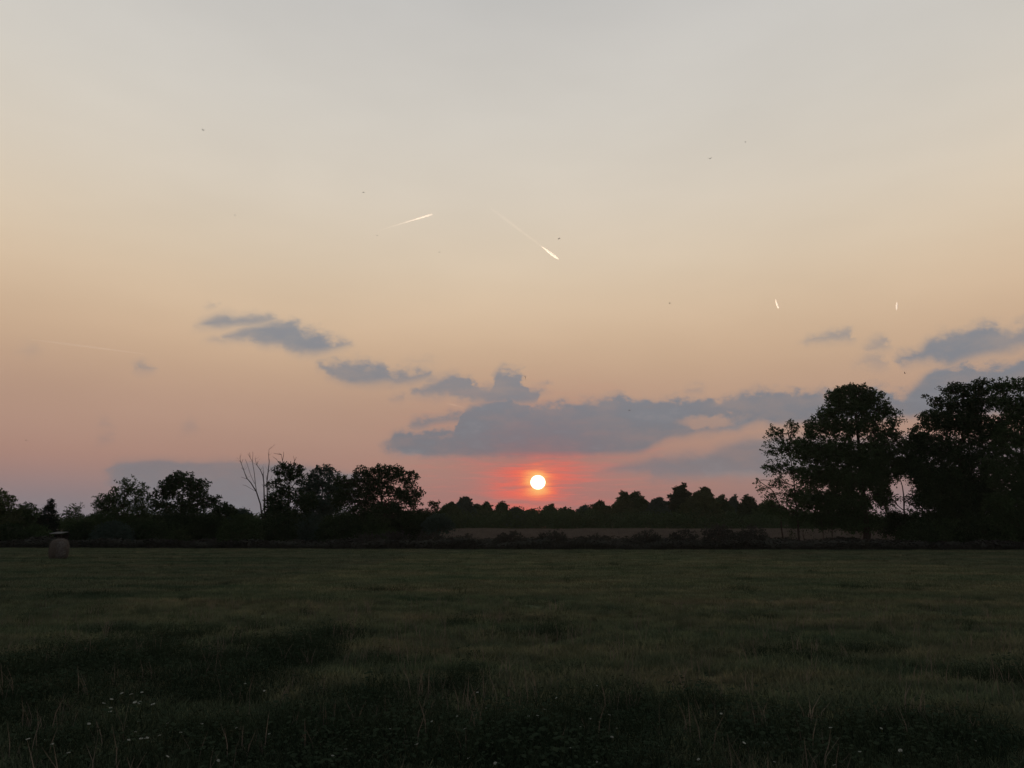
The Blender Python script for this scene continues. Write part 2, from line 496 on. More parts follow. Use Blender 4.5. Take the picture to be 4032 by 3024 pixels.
def tubes(paths, sides=5):
    """paths: list of (points, radii); one mesh of tapered tubes"""
    V, Q = [], []
    ang = np.linspace(0, 2 * np.pi, sides, endpoint=False)
    for pts, rad in paths:
        pts = np.asarray(pts, float)
        n = len(pts)
        tan = np.gradient(pts, axis=0)
        tan /= np.linalg.norm(tan, axis=1)[:, None] + 1e-9
        up = np.array([0.31, 0.9, 0.2]); up /= np.linalg.norm(up)
        a = np.cross(tan, up); a /= np.linalg.norm(a, axis=1)[:, None] + 1e-9
        b = np.cross(tan, a)
        base = sum(len(x) for x in V)
        ring = pts[:, None, :] + np.asarray(rad)[:, None, None] * (np.cos(ang)[None, :, None] * a[:, None, :] + np.sin(ang)[None, :, None] * b[:, None, :])
        V.append(ring.reshape(-1, 3))
        for i in range(n - 1):
            for j in range(sides):
                k = (j + 1) % sides
                Q.append((base + i * sides + j, base + i * sides + k, base + (i + 1) * sides + k, base + (i + 1) * sides + j))
    return np.concatenate(V), np.array(Q)

def wobble_path(p0, p1, n, amp, r0, r1, bow=0.0):
    p0, p1 = np.asarray(p0, float), np.asarray(p1, float)
    t = np.linspace(0, 1, n)
    pts = p0 + (p1 - p0) * t[:, None]
    ln = np.linalg.norm(p1 - p0)
    off = np.cumsum(rng.normal(0, 1, (n, 3)), axis=0) * amp * ln / n
    off -= off[0]
    off = off - off[-1] * t[:, None]
    pts = pts + off
    pts[:, 2] += bow * ln * np.sin(np.pi * t)
    return pts, r0 + (r1 - r0) * t ** 0.8

def leaf_quads(centres, size, flat=0.35, aspect=0.62):
    """one small pointed four-cornered leaf at each centre, randomly turned"""
    n = len(centres)
    d = rng.normal(0, 1, (n, 3)); d[:, 2] *= 0.75
    d /= np.linalg.norm(d, axis=1)[:, None]
    e = rng.normal(0, 1, (n, 3)); e[:, 2] *= flat
    s = np.cross(d, e); s /= np.linalg.norm(s, axis=1)[:, None] + 1e-9
    sz = size * rng.uniform(0.65, 1.35, n)[:, None]
    V = np.empty((n, 4, 3))
    V[:, 0] = centres - d * sz * 0.5
    V[:, 1] = centres - d * sz * 0.02 + s * sz * aspect * 0.5
    V[:, 2] = centres + d * sz * 0.5 + np.array([0, 0, -0.12]) * sz
    V[:, 3] = centres - d * sz * 0.02 - s * sz * aspect * 0.5
    return V.reshape(-1, 3), np.arange(n * 4).reshape(n, 4)

def ball(n, shell=0.45):
    d = rng.normal(0, 1, (n, 3))
    d /= np.linalg.norm(d, axis=1)[:, None]
    return d * (rng.uniform(0, 1, n) ** shell)[:, None]

def lobe_world(lobe, depth):
    cx, cy, rx, ry = lobe[:4]
    c = at(cx, cy, depth)
    s = depth * 0.985 / FPX
    return np.array(c), np.array([rx * s, min(rx, ry * 1.2) * s * 0.95, ry * s]), (lobe[4] if len(lobe) > 4 else 1.0)

def build_tree(name, label, depth, lobes, base_px, leaf=0.19, mat='leaf_green', group=None, category='tree',
               trunk_r=0.16, spread=0.36, per=15, gap=0.0, twigs=(), extra_stems=(), seed=None, hub=None, density=1.0, bare=None):
    """base_px: pixel column of the foot of the trunk; lobes: (cx, cy, rx, ry[, density]) in photo pixels at that depth"""
    global rng
    rng = np.random.default_rng(seed if seed is not None else abs(int(base_px * 13 + depth * 7)) % 99991)
    bx = float(at(base_px, 2085, depth).x)
    foot = np.array([bx, depth, gz(bx, depth)])
    root = empty(name, foot)
    centres, dens_hubs, paths = [], [], []
    L_ = [lobe_world(l, depth) for l in lobes]
    tops = max(c[2] + r[2] * 0.5 for c, r, _ in L_)
    mean_x = np.average([c[0] for c, r, _ in L_], weights=[r[0] * r[2] for _, r, _ in L_])
    if hub is None:
        crown_top = np.array([mean_x * 0.6 + bx * 0.4, depth, foot[2] + (tops - foot[2]) * 0.8])
    else:
        crown_top = np.array(at(hub[0], hub[1], depth))
    tp, tr = wobble_path(foot - [0, 0, 0.15], crown_top, 10, 0.10, trunk_r, trunk_r * 0.25)
    paths.append((tp, tr))
    for st in extra_stems:
        pp = np.array([at(x, y, depth + dd) for x, y, dd in st['px']])
        paths.append((pp, np.linspace(st['r'], st['r'] * 0.4, len(pp))))
    step = spread * 1.25
    for c, r, dn in L_:
        n = max(4, int(dn * density * 3.5 * (r[0] * r[2] * np.pi) / (step * step) * (0.6 + 0.5 * r[1] / step) ** 0.5))
        p = c + ball(n) * (r * 0.94)
        if gap > 0:
            keep = np.array([mnoise.noise(Vector((q[0] * 0.9, q[1] * 0.9, q[2] * 1.1))) > -0.62 + gap for q in p])
            p = p[keep]
        p = p[p[:, 2] > terrain_z(p[:, 0], p[:, 1]) + 0.15]
        if len(p) == 0:
            continue
        # limb to the lobe, branches to some of its sprays
        near = tp[np.argmin(np.linalg.norm((tp - c) * [1, 1, 1.5] + [0, 0, r[2]], axis=1))]
        lr = max(0.025, min(trunk_r * 0.45, 0.02 * np.linalg.norm(r) + 0.02))
        lp, lrad = wobble_path(near, c + [0, 0, r[2] * 0.2], 7, 0.16, lr, lr * 0.4, 0.05)
        paths.append((lp, lrad))
        pick = rng.choice(len(p), size=min(len(p), 26), replace=False)
        for q in p[pick]:
            s = lp[rng.integers(2, 7)]
            bp, br = wobble_path(s, q, 5, 0.18, lr * 0.38, 0.008, 0.04)
            paths.append((bp, br))
        centres.append(p)
    P = np.concatenate(centres) if centres else np.zeros((0, 3))
    # each spray: leaves along a twig that leans outwards and up, its tip drooping
    k = per
    out = P - (crown_top * [1, 1, 0.75] + foot * [0, 0, 0.25]); out /= np.linalg.norm(out, axis=1)[:, None] + 1e-6
    tdir = out * 0.9 + rng.normal(0, 0.5, P.shape); tdir[:, 2] += 0.35
    tdir /= np.linalg.norm(tdir, axis=1)[:, None] + 1e-6
    tpar = rng.uniform(0, 1, (len(P), k))
    ln = spread * rng.uniform(1.0, 2.1, (len(P), 1))
    pts = P[:, None, :] + tdir[:, None, :] * (tpar * ln)[:, :, None] + rng.normal(0, 1, (len(P), k, 3)) * (spread * (0.34 - 0.16 * tpar))[:, :, None]
    pts[:, :, 2] -= (tpar ** 2) * ln * 0.42
    V, Q = leaf_quads(pts.reshape(-1, 3), leaf)
    if twigs:
        for tw in twigs:
            pp = np.array([at(x, y, depth) for x, y in tw])
            paths.append((pp, np.linspace(0.035, 0.012, len(pp))))
    tv, tq = tubes(paths, 5)
    me = mesh_np(name + '_trunk', tv - foot, tq, True)
    link('trunk', me, MAT['bark'], root)
    me = mesh_np(name + '_crown', V - foot, Q)
    link('crown', me, MAT[mat], root)
    tag(root, label, category, group)
    return root

# ------------------------------------------------------------------ ground
def edge_y(x):
    """far edge of the mown field"""
    return np.interp(x, [-120, -55, -25, 0, 25, 60, 120], [79, 75, 71.5, 68.0, 66.8, 66.0, 66.0])

def build_ground():
    ys = np.concatenate([[-1500, -500, -150], np.arange(-40, 4, 8.0), np.arange(4, 30, 0.5), np.arange(30, 80, 1.0), np.arange(80, 240, 4.0), np.array([260, 300, 400, 600, 1000, 1500.0])])
    xs = np.concatenate([[-1500, -600, -300, -200, -140], np.arange(-100, -24, 4.0), np.arange(-24, 24, 0.75), np.arange(24, 101, 4.0), [140, 200, 300, 600, 1500]])
    X, Y = np.meshgrid(xs, ys)
    Z = terrain_z(X, Y)
    bump = np.array([[mnoise.noise(Vector((x * 0.22, y * 0.22, 1.3))) * 0.05 + mnoise.noise(Vector((x * 0.9, y * 0.9, 7.3))) * 0.02 if 0 < y < 76 and abs(x) < 110 else 0 for x in xs] for y in ys])
    Z = Z + bump
    nx, ny = len(xs), len(ys)
    idx = np.arange(nx * ny).reshape(ny, nx)
    Q = np.stack([idx[:-1, :-1], idx[:-1, 1:], idx[1:, 1:], idx[1:, :-1]], -1).reshape(-1, 4)
    V = np.stack([X, Y, Z], -1).reshape(-1, 3)
    me = mesh_np('ground', V, Q, True)
    # zone of each point: 0 mown field, 1 rough verge, 2 dry stubble beyond
    d = Y - edge_y(X)
    a = me.attributes.new('beyond', 'FLOAT', 'POINT')
    a.data.foreach_set('value', d.ravel().astype(np.float32))
    def b(t, out):
        c = field_colour(t)
        at_ = t.nodes.new('ShaderNodeAttribute'); at_.attribute_name = 'beyond'
        n = noise_node(t, 1.0, 5, 0.65, position(t, (0.6, 0.6, 0)))
        ad = t.nodes.new('ShaderNodeMath'); ad.operation = 'MULTIPLY_ADD'
        t.links.new(n, ad.inputs[0]); ad.inputs[1].default_value = 0.8; ad.inputs[2].default_value = -0.4
        sm = t.nodes.new('ShaderNodeMath'); sm.operation = 'ADD'
        t.links.new(at_.outputs['Fac'], sm.inputs[0]); t.links.new(ad.outputs[0], sm.inputs[1])
        def step(v, lo, hi):
            m = t.nodes.new('ShaderNodeMapRange'); m.interpolation_type = 'SMOOTHSTEP'
            t.links.new(v, m.inputs[0]); m.inputs[1].default_value = lo; m.inputs[2].default_value = hi
            return m.outputs[0]
        verge = cramp(t, n, [(0.3, (0.03, 0.03, 0.026)), (0.7, (0.06, 0.055, 0.048))])
        dry = cramp(t, n, [(0.3, (0.07, 0.058, 0.044)), (0.7, (0.115, 0.094, 0.074))])
        c = mixn(t, step(sm.outputs[0], -0.2, 0.3), c, verge)
        c = mixn(t, step(at_.outputs['Fac'], 14, 24), c, dry)
        d_ = t.nodes.new('ShaderNodeBsdfDiffuse')
        t.links.new(c, d_.inputs['Color'])
        bu = t.nodes.new('ShaderNodeBump'); bu.inputs['Strength'].default_value = 0.9; bu.inputs['Distance'].default_value = 0.12
        hb = noise_node(t, 1.0, 6, 0.75, position(t, (5, 5, 0)))
        t.links.new(hb, bu.inputs['Height']); t.links.new(bu.outputs[0], d_.inputs['Normal'])
        t.links.new(d_.outputs[0], out.inputs[0])
    o = link('ground', me, material('ground', b))
    tag(o, 'dusky green mown hay field reaching back to the trees', kind='structure')
build_ground()

# ------------------------------------------------------------------ scattered grass (geometry nodes)
def tuft_mesh(name, n, height, spread, width, lean=0.45, leafy=0.0):
    V, Q = [], []
    for i in range(n):
        a = random.uniform(0, 2 * math.pi); r = spread * math.sqrt(random.random())
        x, y = r * math.cos(a), r * math.sin(a)
        h = height * random.uniform(0.45, 1.15)
        la = random.uniform(0, 2 * math.pi); le = lean * random.uniform(0.2, 1.2) * h
        wa = random.uniform(0, math.pi); wx, wy = math.cos(wa) * width / 2, math.sin(wa) * width / 2
        mx, my = x + math.cos(la) * le * 0.35, y + math.sin(la) * le * 0.35
        tx, ty = x + math.cos(la) * le, y + math.sin(la) * le
        b = len(V)
        if random.random() < leafy:      # round leaflet on a thin stalk
            s = width * random.uniform(1.6, 3.0)
            nx, ny = math.cos(wa) * s, math.sin(wa) * s
            V += [(tx - nx, ty - ny, h), (tx + ny * 0.8, ty - nx * 0.8, h - s * 0.4), (tx + nx, ty + ny, h + s * 0.2), (tx - ny * 0.8, ty + nx * 0.8, h + s * 0.3)]
            Q += [(b, b + 1, b + 2, b + 3)]
        else:
            V += [(x - wx, y - wy, -0.03), (x + wx, y + wy, -0.03), (mx + wx * 0.9, my + wy * 0.9, h * 0.6), (mx - wx * 0.9, my - wy * 0.9, h * 0.6),
                  (tx + wx * 0.15, ty + wy * 0.15, h), (tx - wx * 0.15, ty - wy * 0.15, h)]
            Q += [(b, b + 1, b + 2, b + 3), (b + 3, b + 2, b + 4, b + 5)]
    return mesh_np(name, V, Q)

def scatter(name, label, meshes, mat, pts, scales, squash=None, cat=None):
    src = bpy.data.collections.new(name + '_kinds')
    for i, m in enumerate(meshes):
        m.materials.append(mat)
        src.objects.link(bpy.data.objects.new('%s_tuft_%02d' % (name, i), m))
    n = len(pts)
    me = bpy.data.meshes.new(name)
    me.vertices.add(n)
    me.vertices.foreach_set('co', np.asarray(pts, np.float32).ravel())
    rot = np.zeros((n, 3), np.float32); rot[:, 2] = rng.uniform(0, 2 * math.pi, n)
    a = me.attributes.new('rot', 'FLOAT_VECTOR', 'POINT'); a.data.foreach_set('vector', rot.ravel())
    sc = np.repeat(np.asarray(scales, np.float32)[:, None], 3, 1)
    if squash is not None:
        sc[:, 2] *= squash
    a = me.attributes.new('scl', 'FLOAT_VECTOR', 'POINT'); a.data.foreach_set('vector', sc.ravel())
    a = me.attributes.new('idx', 'INT', 'POINT'); a.data.foreach_set('value', rng.integers(0, len(meshes), n).astype(np.int32))
    o = link(name, me)
    ng = bpy.data.node_groups.new(name + '_scatter', 'GeometryNodeTree')
    ng.interface.new_socket('Geometry', in_out='INPUT', socket_type='NodeSocketGeometry')
    ng.interface.new_socket('Geometry', in_out='OUTPUT', socket_type='NodeSocketGeometry')
    gi = ng.nodes.new('NodeGroupInput'); go = ng.nodes.new('NodeGroupOutput')
    ci = ng.nodes.new('GeometryNodeCollectionInfo'); ci.inputs['Collection'].default_value = src
    ci.inputs['Separate Children'].default_value = True
    ci.inputs['Reset Children'].default_value = True
    ip = ng.nodes.new('GeometryNodeInstanceOnPoints')
    ip.inputs['Pick Instance'].default_value = True
    def attr(nm, ty):
        q = ng.nodes.new('GeometryNodeInputNamedAttribute'); q.data_type = ty
        q.inputs['Name'].default_value = nm
        return q.outputs[0]
    ng.links.new(gi.outputs[0], ip.inputs['Points'])
    ng.links.new(ci.outputs[0], ip.inputs['Instance'])
    ng.links.new(attr('idx', 'INT'), ip.inputs['Instance Index'])
    e2r = ng.nodes.new('FunctionNodeEulerToRotation')
    ng.links.new(attr('rot', 'FLOAT_VECTOR'), e2r.inputs[0])
    ng.links.new(e2r.outputs[0], ip.inputs['Rotation'])
    ng.links.new(attr('scl', 'FLOAT_VECTOR'), ip.inputs['Scale'])
    ng.links.new(ip.outputs[0], go.inputs[0])
    md = o.modifiers.new('scatter', 'NODES'); md.node_group = ng
    tag(o, label, cat, kind='stuff')
    return o

def field_points(n, y0, y1, power=1.0, half=0.78):
    y = y0 + (y1 - y0) * rng.uniform(0, 1, n) ** power
    x = rng.uniform(-1, 1, n) * (half * y + 3.0)
    return x, y

rng = np.random.default_rng(11)
# dark leafy patches in the near grass: (photo x, photo y, half width px, half height px)
PATCH = [(330, 2660, 520, 150, 1.0), (1000, 2640, 330, 120, 0.9), (1240, 2540, 110, 45, 0.9), (1820, 2720, 70, 70, 1.0), (1500, 2640, 110, 40, 0.7),
         (1500, 2940, 560, 170, 1.0), (2180, 2990, 620, 160, 1.1), (2500, 2840, 260, 90, 0.6), (3000, 2930, 480, 120, 0.9), (3600, 2960, 520, 130, 0.85),
         (500, 2980, 560, 110, 0.85), (3180, 2580, 230, 28, 0.6), (2050, 2480, 240, 24, 0.5), (3450, 2330, 160, 12, 0.5), (3990, 2690, 220, 32, 0.8),
         (260, 2360, 180, 14, 0.5), (1500, 2330, 120, 12, 0.5), (2400, 2230, 110, 8, 0.5), (2850, 2330, 120, 10, 0.4), (700, 2500, 200, 30, 0.5), (3800, 2470, 160, 18, 0.4)]
PW = []
for cx, cy, hx, hy, s in PATCH:
    p, q, r_ = on_plane(cx, cy, 0), on_plane(cx, cy - hy, 0), on_plane(cx + hx, cy, 0)
    PW.append((p.x, p.y, r_.x - p.x, q.y - p.y, s))

def patchiness(x, y):
    v = np.zeros(len(x))
    for px, py, hx, hy, s in PW:
        d = ((x - px) / hx) ** 2 + ((y - py) / hy) ** 2
        v = np.maximum(v, s * np.exp(-d * 0.9))
    wob = np.array([mnoise.fractal(Vector((a * 0.8, b * 0.8, 3.1)), 1.0, 2.0, 4) for a, b in zip(x, y)])
    return v + 0.42 * wob

def fine(x, y, f=1.0, o=0.0):
    return np.array([mnoise.noise(Vector((a * f, b * f, o))) for a, b in zip(x, y)])

near_m = [tuft_mesh('grass_blades', 46, 0.135, 0.17, 0.011, 0.6) for _ in range(5)]
x, y = field_points(26000, 4.5, 22, 1.25)
s = 0.8 + 0.4 * fine(x, y, 0.7, 2.0) + rng.uniform(-0.1, 0.25, len(x))
scatter('grass', 'short rough meadow grass in the near part of the field', near_m, MAT['grass'], np.stack([x, y, terrain_z(x, y)], -1), np.clip(s, 0.35, 2))
far_m = [tuft_mesh('stubble_blades', 40, 0.09, 0.36, 0.022, 0.7) for _ in range(5)]
x, y = field_points(42000, 20, 76, 1.1)
k = y < edge_y(x) - 0.3; x, y = x[k], y[k]
s = 0.9 + 0.5 * fine(x, y, 0.35, 4.0) + rng.uniform(-0.15, 0.3, len(x))
scatter('mown_grass', 'short mown grass over the farther part of the field', far_m, MAT['grass'], np.stack([x, y, terrain_z(x, y)], -1), np.clip(s, 0.3, 2))

clov_m = [tuft_mesh('clover_leaves', n_, h_, sp_, w_, le_, lf_) for n_, h_, sp_, w_, le_, lf_ in ((90, 0.11, 0.28, 0.005, 0.5, 0.7), (80, 0.14, 0.26, 0.005, 0.5, 0.5), (70, 0.17, 0.26, 0.006, 0.7, 0.25), (60, 0.2, 0.24, 0.006, 0.6, 0.15), (80, 0.16, 0.28, 0.006, 0.7, 0.08), (34, 0.25, 0.16, 0.008, 0.5, 0.3))]
x, y = field_points(60000, 4.5, 60, 1.35)
v = patchiness(x, y)
k = (v > 0.2) & (rng.uniform(0, 1, len(x)) < np.clip((v - 0.18) * 1.6, 0, 0.85)); x, y, v = x[k], y[k], v[k]
mx, my = field_points(260, 14, 62, 1.0)      # odd darker weeds out in the mown part
x, y, v = np.concatenate([x, mx]), np.concatenate([y, my]), np.concatenate([v, rng.uniform(0.0, 0.7, 260)])
scatter('clover', 'dark leafy clover patches in the near grass', clov_m, MAT['clover'], np.stack([x, y, terrain_z(x, y)], -1), np.clip(0.6 + v * 0.42 + rng.uniform(-0.25, 0.4, len(x)), 0.4, 1.45))

# seed stalks standing a little above the near grass
stalk_m = [tuft_mesh('stalks', 7, 0.38, 0.16, 0.007, 0.5) for _ in range(4)]
x, y = field_points(600, 4.8, 18, 1.1)
scatter('seed_stalks', 'thin dry stalks standing above the near grass', stalk_m, MAT['dry'], np.stack([x, y, terrain_z(x, y)], -1), rng.uniform(0.5, 1.1, len(x)))

# rough weeds on the verge beyond the field edge
weed_m = [tuft_mesh('weed_blades', 46, 0.55, 0.42, 0.05, 0.45, 0.45) for _ in range(5)]
x = rng.uniform(-75, 75, 9000)
y = edge_y(x) + rng.uniform(0, 1, 9000) ** 1.2 * 13 + 0.2
s = 0.8 + 0.75 * fine(x, y, 0.22, 9.0) + rng.uniform(-0.25, 0.5, len(x)) 
scatter('verge_weeds', 'dark rough weeds along the far edge of the field', weed_m, MAT['weed'], np.stack([x, y, terrain_z(x, y)], -1), np.clip(s, 0.3, 2))
# pale dry grass behind
dry_m = [tuft_mesh('dry_blades', 60, 0.62, 0.8, 0.045, 0.4) for _ in range(4)]
x = rng.uniform(-110, 120, 15000); y = rng.uniform(86, 172, 15000)
scatter('dry_grass', 'pale dry grass strip beyond the field edge', dry_m, MAT['dry'], np.stack([x, y, terrain_z(x, y)], -1), np.clip(1.0 + 0.4 * fine(x, y, 0.1, 5.0), 0.4, 2))

# ------------------------------------------------------------------ near trees on the left
G_L = 'trees along the left field edge'
G_R = 'trees along the right field edge'
build_tree('leafy_tree', 'leafy tree cut off by the left edge of the picture', 82, [(-25, 1985, 80, 62), (-60, 2060, 120, 70, 1.2), (40, 2040, 40, 50, 0.8)], -30, gap=0.12, group=G_L, mat='leaf_olive')
build_tree('hedge_tree', 'low rounded tree just left of the dark conifer', 84, [(98, 2022, 42, 40), (70, 2060, 60, 50, 1.2), (130, 2050, 45, 45)], 90, gap=0.1, group=G_L)
build_tree('feathery_tree', 'small feathery tree in the dip right of the dark conifer', 86, [(295, 2035, 42, 40, 0.5), (305, 1998, 22, 20, 0.4), (268, 2015, 18, 24, 0.4), (300, 2075, 70, 45, 1.2), (345, 2055, 40, 30, 0.6)], 300, leaf=0.15, gap=0.2, group=G_L, trunk_r=0.09)
build_tree('twiggy_tree', 'loose spreading tree with twiggy see-through top, left of the round-crowned tree', 82, [(505, 1935, 75, 58, 0.55), (430, 1975, 60, 42, 0.55), (545, 1965, 45, 50, 0.6), (470, 1985, 85, 40, 0.7), (395, 2005, 40, 25, 0.5), (455, 2050, 105, 60, 1.4), (560, 2040, 60, 55, 1.2)], 480, leaf=0.17, gap=0.22, group=G_L, trunk_r=0.14)
build_tree('round_crowned_tree', 'round-crowned tree with one lower lobe on its right, above the left hedge', 81, [(715, 1897, 72, 36), (670, 1915, 45, 38), (775, 1918, 45, 34), (705, 1945, 85, 34, 0.9), (625, 1940, 40, 22, 0.5), (640, 1985, 70, 40, 0.8), (720, 1995, 60, 40, 0.7), (835, 1968, 34, 20), (815, 1990, 45, 22, 0.7), (720, 2055, 120, 58, 1.4), (780, 1955, 50, 26, 0.7), (760, 1990, 60, 30, 0.8)], 705, gap=0.2, group=G_L, trunk_r=0.2, mat='leaf_dark')
build_tree('bare_topped_tree', 'tree with thin bare twigs sticking up from its top, beside the dead tree', 80, [(1135, 1842, 48, 20), (1150, 1868, 50, 26, 0.8), (1092, 1862, 26, 26, 0.7), (1185, 1850, 18, 25, 0.6), (1082, 1905, 30, 20, 0.6), (1110, 1925, 55, 20, 0.7), (1180, 1895, 35, 30, 0.6), (1150, 1960, 60, 28, 0.8), (1080, 1975, 40, 40, 0.7), (1130, 2040, 95, 60, 1.4), (1130, 1895, 45, 30, 0.35), (1120, 1945, 60, 25, 0.7), (1200, 1970, 50, 40, 1.0), (1100, 1995, 50, 40, 1.0)], 1140, gap=0.1, group=G_L, mat='leaf_dark',
           twigs=[[(1125, 1850), (1112, 1815), (1108, 1790), (1098, 1783)], [(1112, 1815), (1117, 1790), (1116, 1778)], [(1125, 1850), (1096, 1820), (1088, 1808), (1074, 1798)], [(1155, 1840), (1160, 1815), (1155, 1795)], [(1160, 1815), (1167, 1800)], [(1108, 1790), (1078, 1785)]])
build_tree('leafy_tree', 'grey-green rounded tree between the bare-topped tree and the oak', 84, [(1278, 1857, 50, 24, 0.8), (1245, 1880, 45, 28, 0.8), (1310, 1880, 32, 30, 0.7), (1270, 1915, 75, 35, 1.0), (1265, 1985, 85, 60, 1.4), (1210, 1930, 50, 40, 0.8), (1335, 1930, 45, 40, 0.9)], 1270, gap=0.12, group=G_L, mat='leaf_blue')
build_tree('oak_tree', 'broad dark oak-like tree at the right end of the left tree row', 79, [(1500, 1862, 62, 30), (1440, 1872, 50, 34), (1560, 1872, 50, 34), (1400, 1895, 35, 30, 0.8), (1612, 1893, 40, 38, 0.9), (1480, 1905, 95, 32, 0.9), (1370, 1908, 36, 28, 0.6), (1640, 1940, 26, 30, 0.8), (1580, 1940, 55, 30, 0.7), (1450, 1955, 95, 34, 1.0), (1350, 1960, 50, 35, 0.8), (1610, 1985, 45, 28, 0.8), (1500, 2030, 150, 55, 1.6), (1620, 2050, 90, 50, 1.5), (1420, 1930, 60, 30, 0.7), (1530, 1930, 70, 30, 0.5), (1520, 1985, 110, 30, 0.8), (1350, 1895, 32, 30, 0.7), (1370, 1990, 60, 40, 1.0), (1600, 1960, 50, 30, 0.8)], 1500, gap=0.24, group=G_L, trunk_r=0.26, mat='leaf_dark')
build_tree('small_tree', 'little tree just right of the broad oak', 80, [(1708, 1990, 26, 20, 0.8), (1700, 2030, 45, 30, 1.1), (1680, 2070, 60, 40, 1.5)], 1700, gap=0.1, group=G_L, trunk_r=0.08, mat='leaf_dark')

# dark conifer
def conifer():
    global rng
    rng = np.random.default_rng(5)
    D = 83
    bx = at(187, 2085, D).x
    foot = np.array([bx, D, gz(bx, D)])
    top = np.array(at(187, 1966, D))
    root = empty('spruce_tree', foot)
    H = top[2] - foot[2]
    paths = [([foot - [0, 0, .1], foot + [0, 0, H * .5], top], [0.13, 0.08, 0.015])]
    pts = []
    for i in range(150):
        f = rng.uniform(0.12, 1.0)
        rad = (1 - f) ** 0.75 * 1.75 * rng.uniform(0.75, 1.1) + 0.12
        a = rng.uniform(0, 2 * np.pi)
        p0 = foot + [0, 0, H * f]
        p1 = p0 + np.array([np.cos(a) * rad, np.sin(a) * rad, -0.18 * rad])
        paths.append(([p0, (p0 + p1) / 2 + [0, 0, 0.05], p1], [0.025, 0.015, 0.006]))
        n = int(55 * rad + 15)
        t = rng.uniform(0.1, 1, n)[:, None]
        pts.append(p0 + (p1 - p0) * t + rng.normal(0, 0.11, (n, 3)))
    tv, tq = tubes(paths, 4)
    link('trunk', mesh_np('spruce_trunk', tv - foot, tq, True), MAT['bark'], root)
    V, Q = leaf_quads(np.concatenate(pts), 0.16, 0.3, 0.45)
    link('crown', mesh_np('spruce_crown', V - foot, Q), MAT['needle'], root)
    tag(root, 'dark pointed conifer above the hay bale', 'tree', G_L)
conifer()

# dead tree
def dead_tree():
    global rng
    rng = np.random.default_rng(21)
    D = 80
    foot = np.array([at(1040, 2085, D).x, D, gz(0, D)])
    root = empty('dead_tree', foot)
    stems = [
        [[(1040, 2150), (1032, 2040), (1026, 1987), (1010, 1937), (987, 1900), (971, 1882), (960, 1852), (948, 1820), (945, 1803)],
         [(1010, 1937), (1005, 1900), (1002, 1866), (994, 1818), (985, 1802), (983, 1781)],
         [(1003, 1905), (987, 1871), (974, 1829), (966, 1808)],
         [(1008, 1935), (983, 1921), (968, 1912), (955, 1909)],
         [(975, 1887), (960, 1882), (950, 1878)], [(958, 1848), (950, 1842)], [(950, 1825), (957, 1808)], [(994, 1818), (996, 1790), (995, 1778)], [(985, 1802), (976, 1786)]],
        [[(1050, 2150), (1042, 2020), (1040, 1955), (1039, 1900), (1035, 1873), (1026, 1852), (1010, 1829), (1005, 1809)],
         [(1038, 1882), (1037, 1855), (1036, 1838)], [(1039, 1920), (1031, 1905)], [(1012, 1832), (1013, 1815)]],
        [[(1058, 2150), (1055, 2040), (1054, 1992), (1051, 1896), (1056, 1855), (1060, 1820), (1058, 1795), (1059, 1770)],
         [(1057, 1859), (1065, 1848), (1068, 1838)], [(1051, 1896), (1048, 1872)], [(1053, 1900), (1066, 1885), (1072, 1870)]],
    ]
    for st in stems:
        paths = []
        for j, br in enumerate(st):
            pp = np.array([at(x, y, D + 0.2 * rng.normal()) for x, y in br])
            r0 = 0.095 if j == 0 else 0.042 if len(br) > 4 else 0.022
            paths.append((pp, np.linspace(r0, 0.014, len(pp))))
        # fine twigs off the upper part
        main = paths[0][0]
        for q in main[-4:]:
            for _ in range(3):
                e = q + rng.normal(0, 1, 3) * [0.35, 0.3, 0.1] + [0, 0, rng.uniform(0.25, 0.6)]
                paths.append(wobble_path(q, e, 4, 0.25, 0.011, 0.004))
        tv, tq = tubes(paths, 6)
        link('stem', mesh_np('dead_stem', tv - foot, tq, True), MAT['bark'], root)
    tag(root, 'bare dead tree with several thin leafless stems against the sky', 'tree', G_L)
dead_tree()

# ------------------------------------------------------------------ right hand trees
build_tree('young_tree', 'young airy tree with bending thin trunk, leftmost of the right trees', 73,
           [(3058, 1712, 40, 42, 0.55), (3118, 1690, 38, 40, 0.55), (3030, 1770, 36, 40, 0.5), (3100, 1770, 55, 50, 0.6), (3040, 1840, 42, 38, 0.5), (3110, 1850, 60, 45, 0.65), (3070, 1905, 45, 28, 0.45),
            (2984, 1893, 20, 9, 0.8), (3012, 1922, 22, 14, 0.7), (3040, 1950, 35, 20, 0.6), (3130, 1940, 60, 45, 0.8), (3050, 2000, 55, 35, 0.8), (3130, 2020, 65, 40, 1.0)], 3143, leaf=0.18, gap=0.2, group=G_R, trunk_r=0.13, hub=(3105, 1780),
           extra_stems=[{'px': [(3088, 2150, 0.4), (3078, 2085, 0.4), (3076, 2060, 0.4), (3070, 1990, 0.4), (3040, 1930, 0.3), (2990, 1895, 0.1)], 'r': 0.09}])
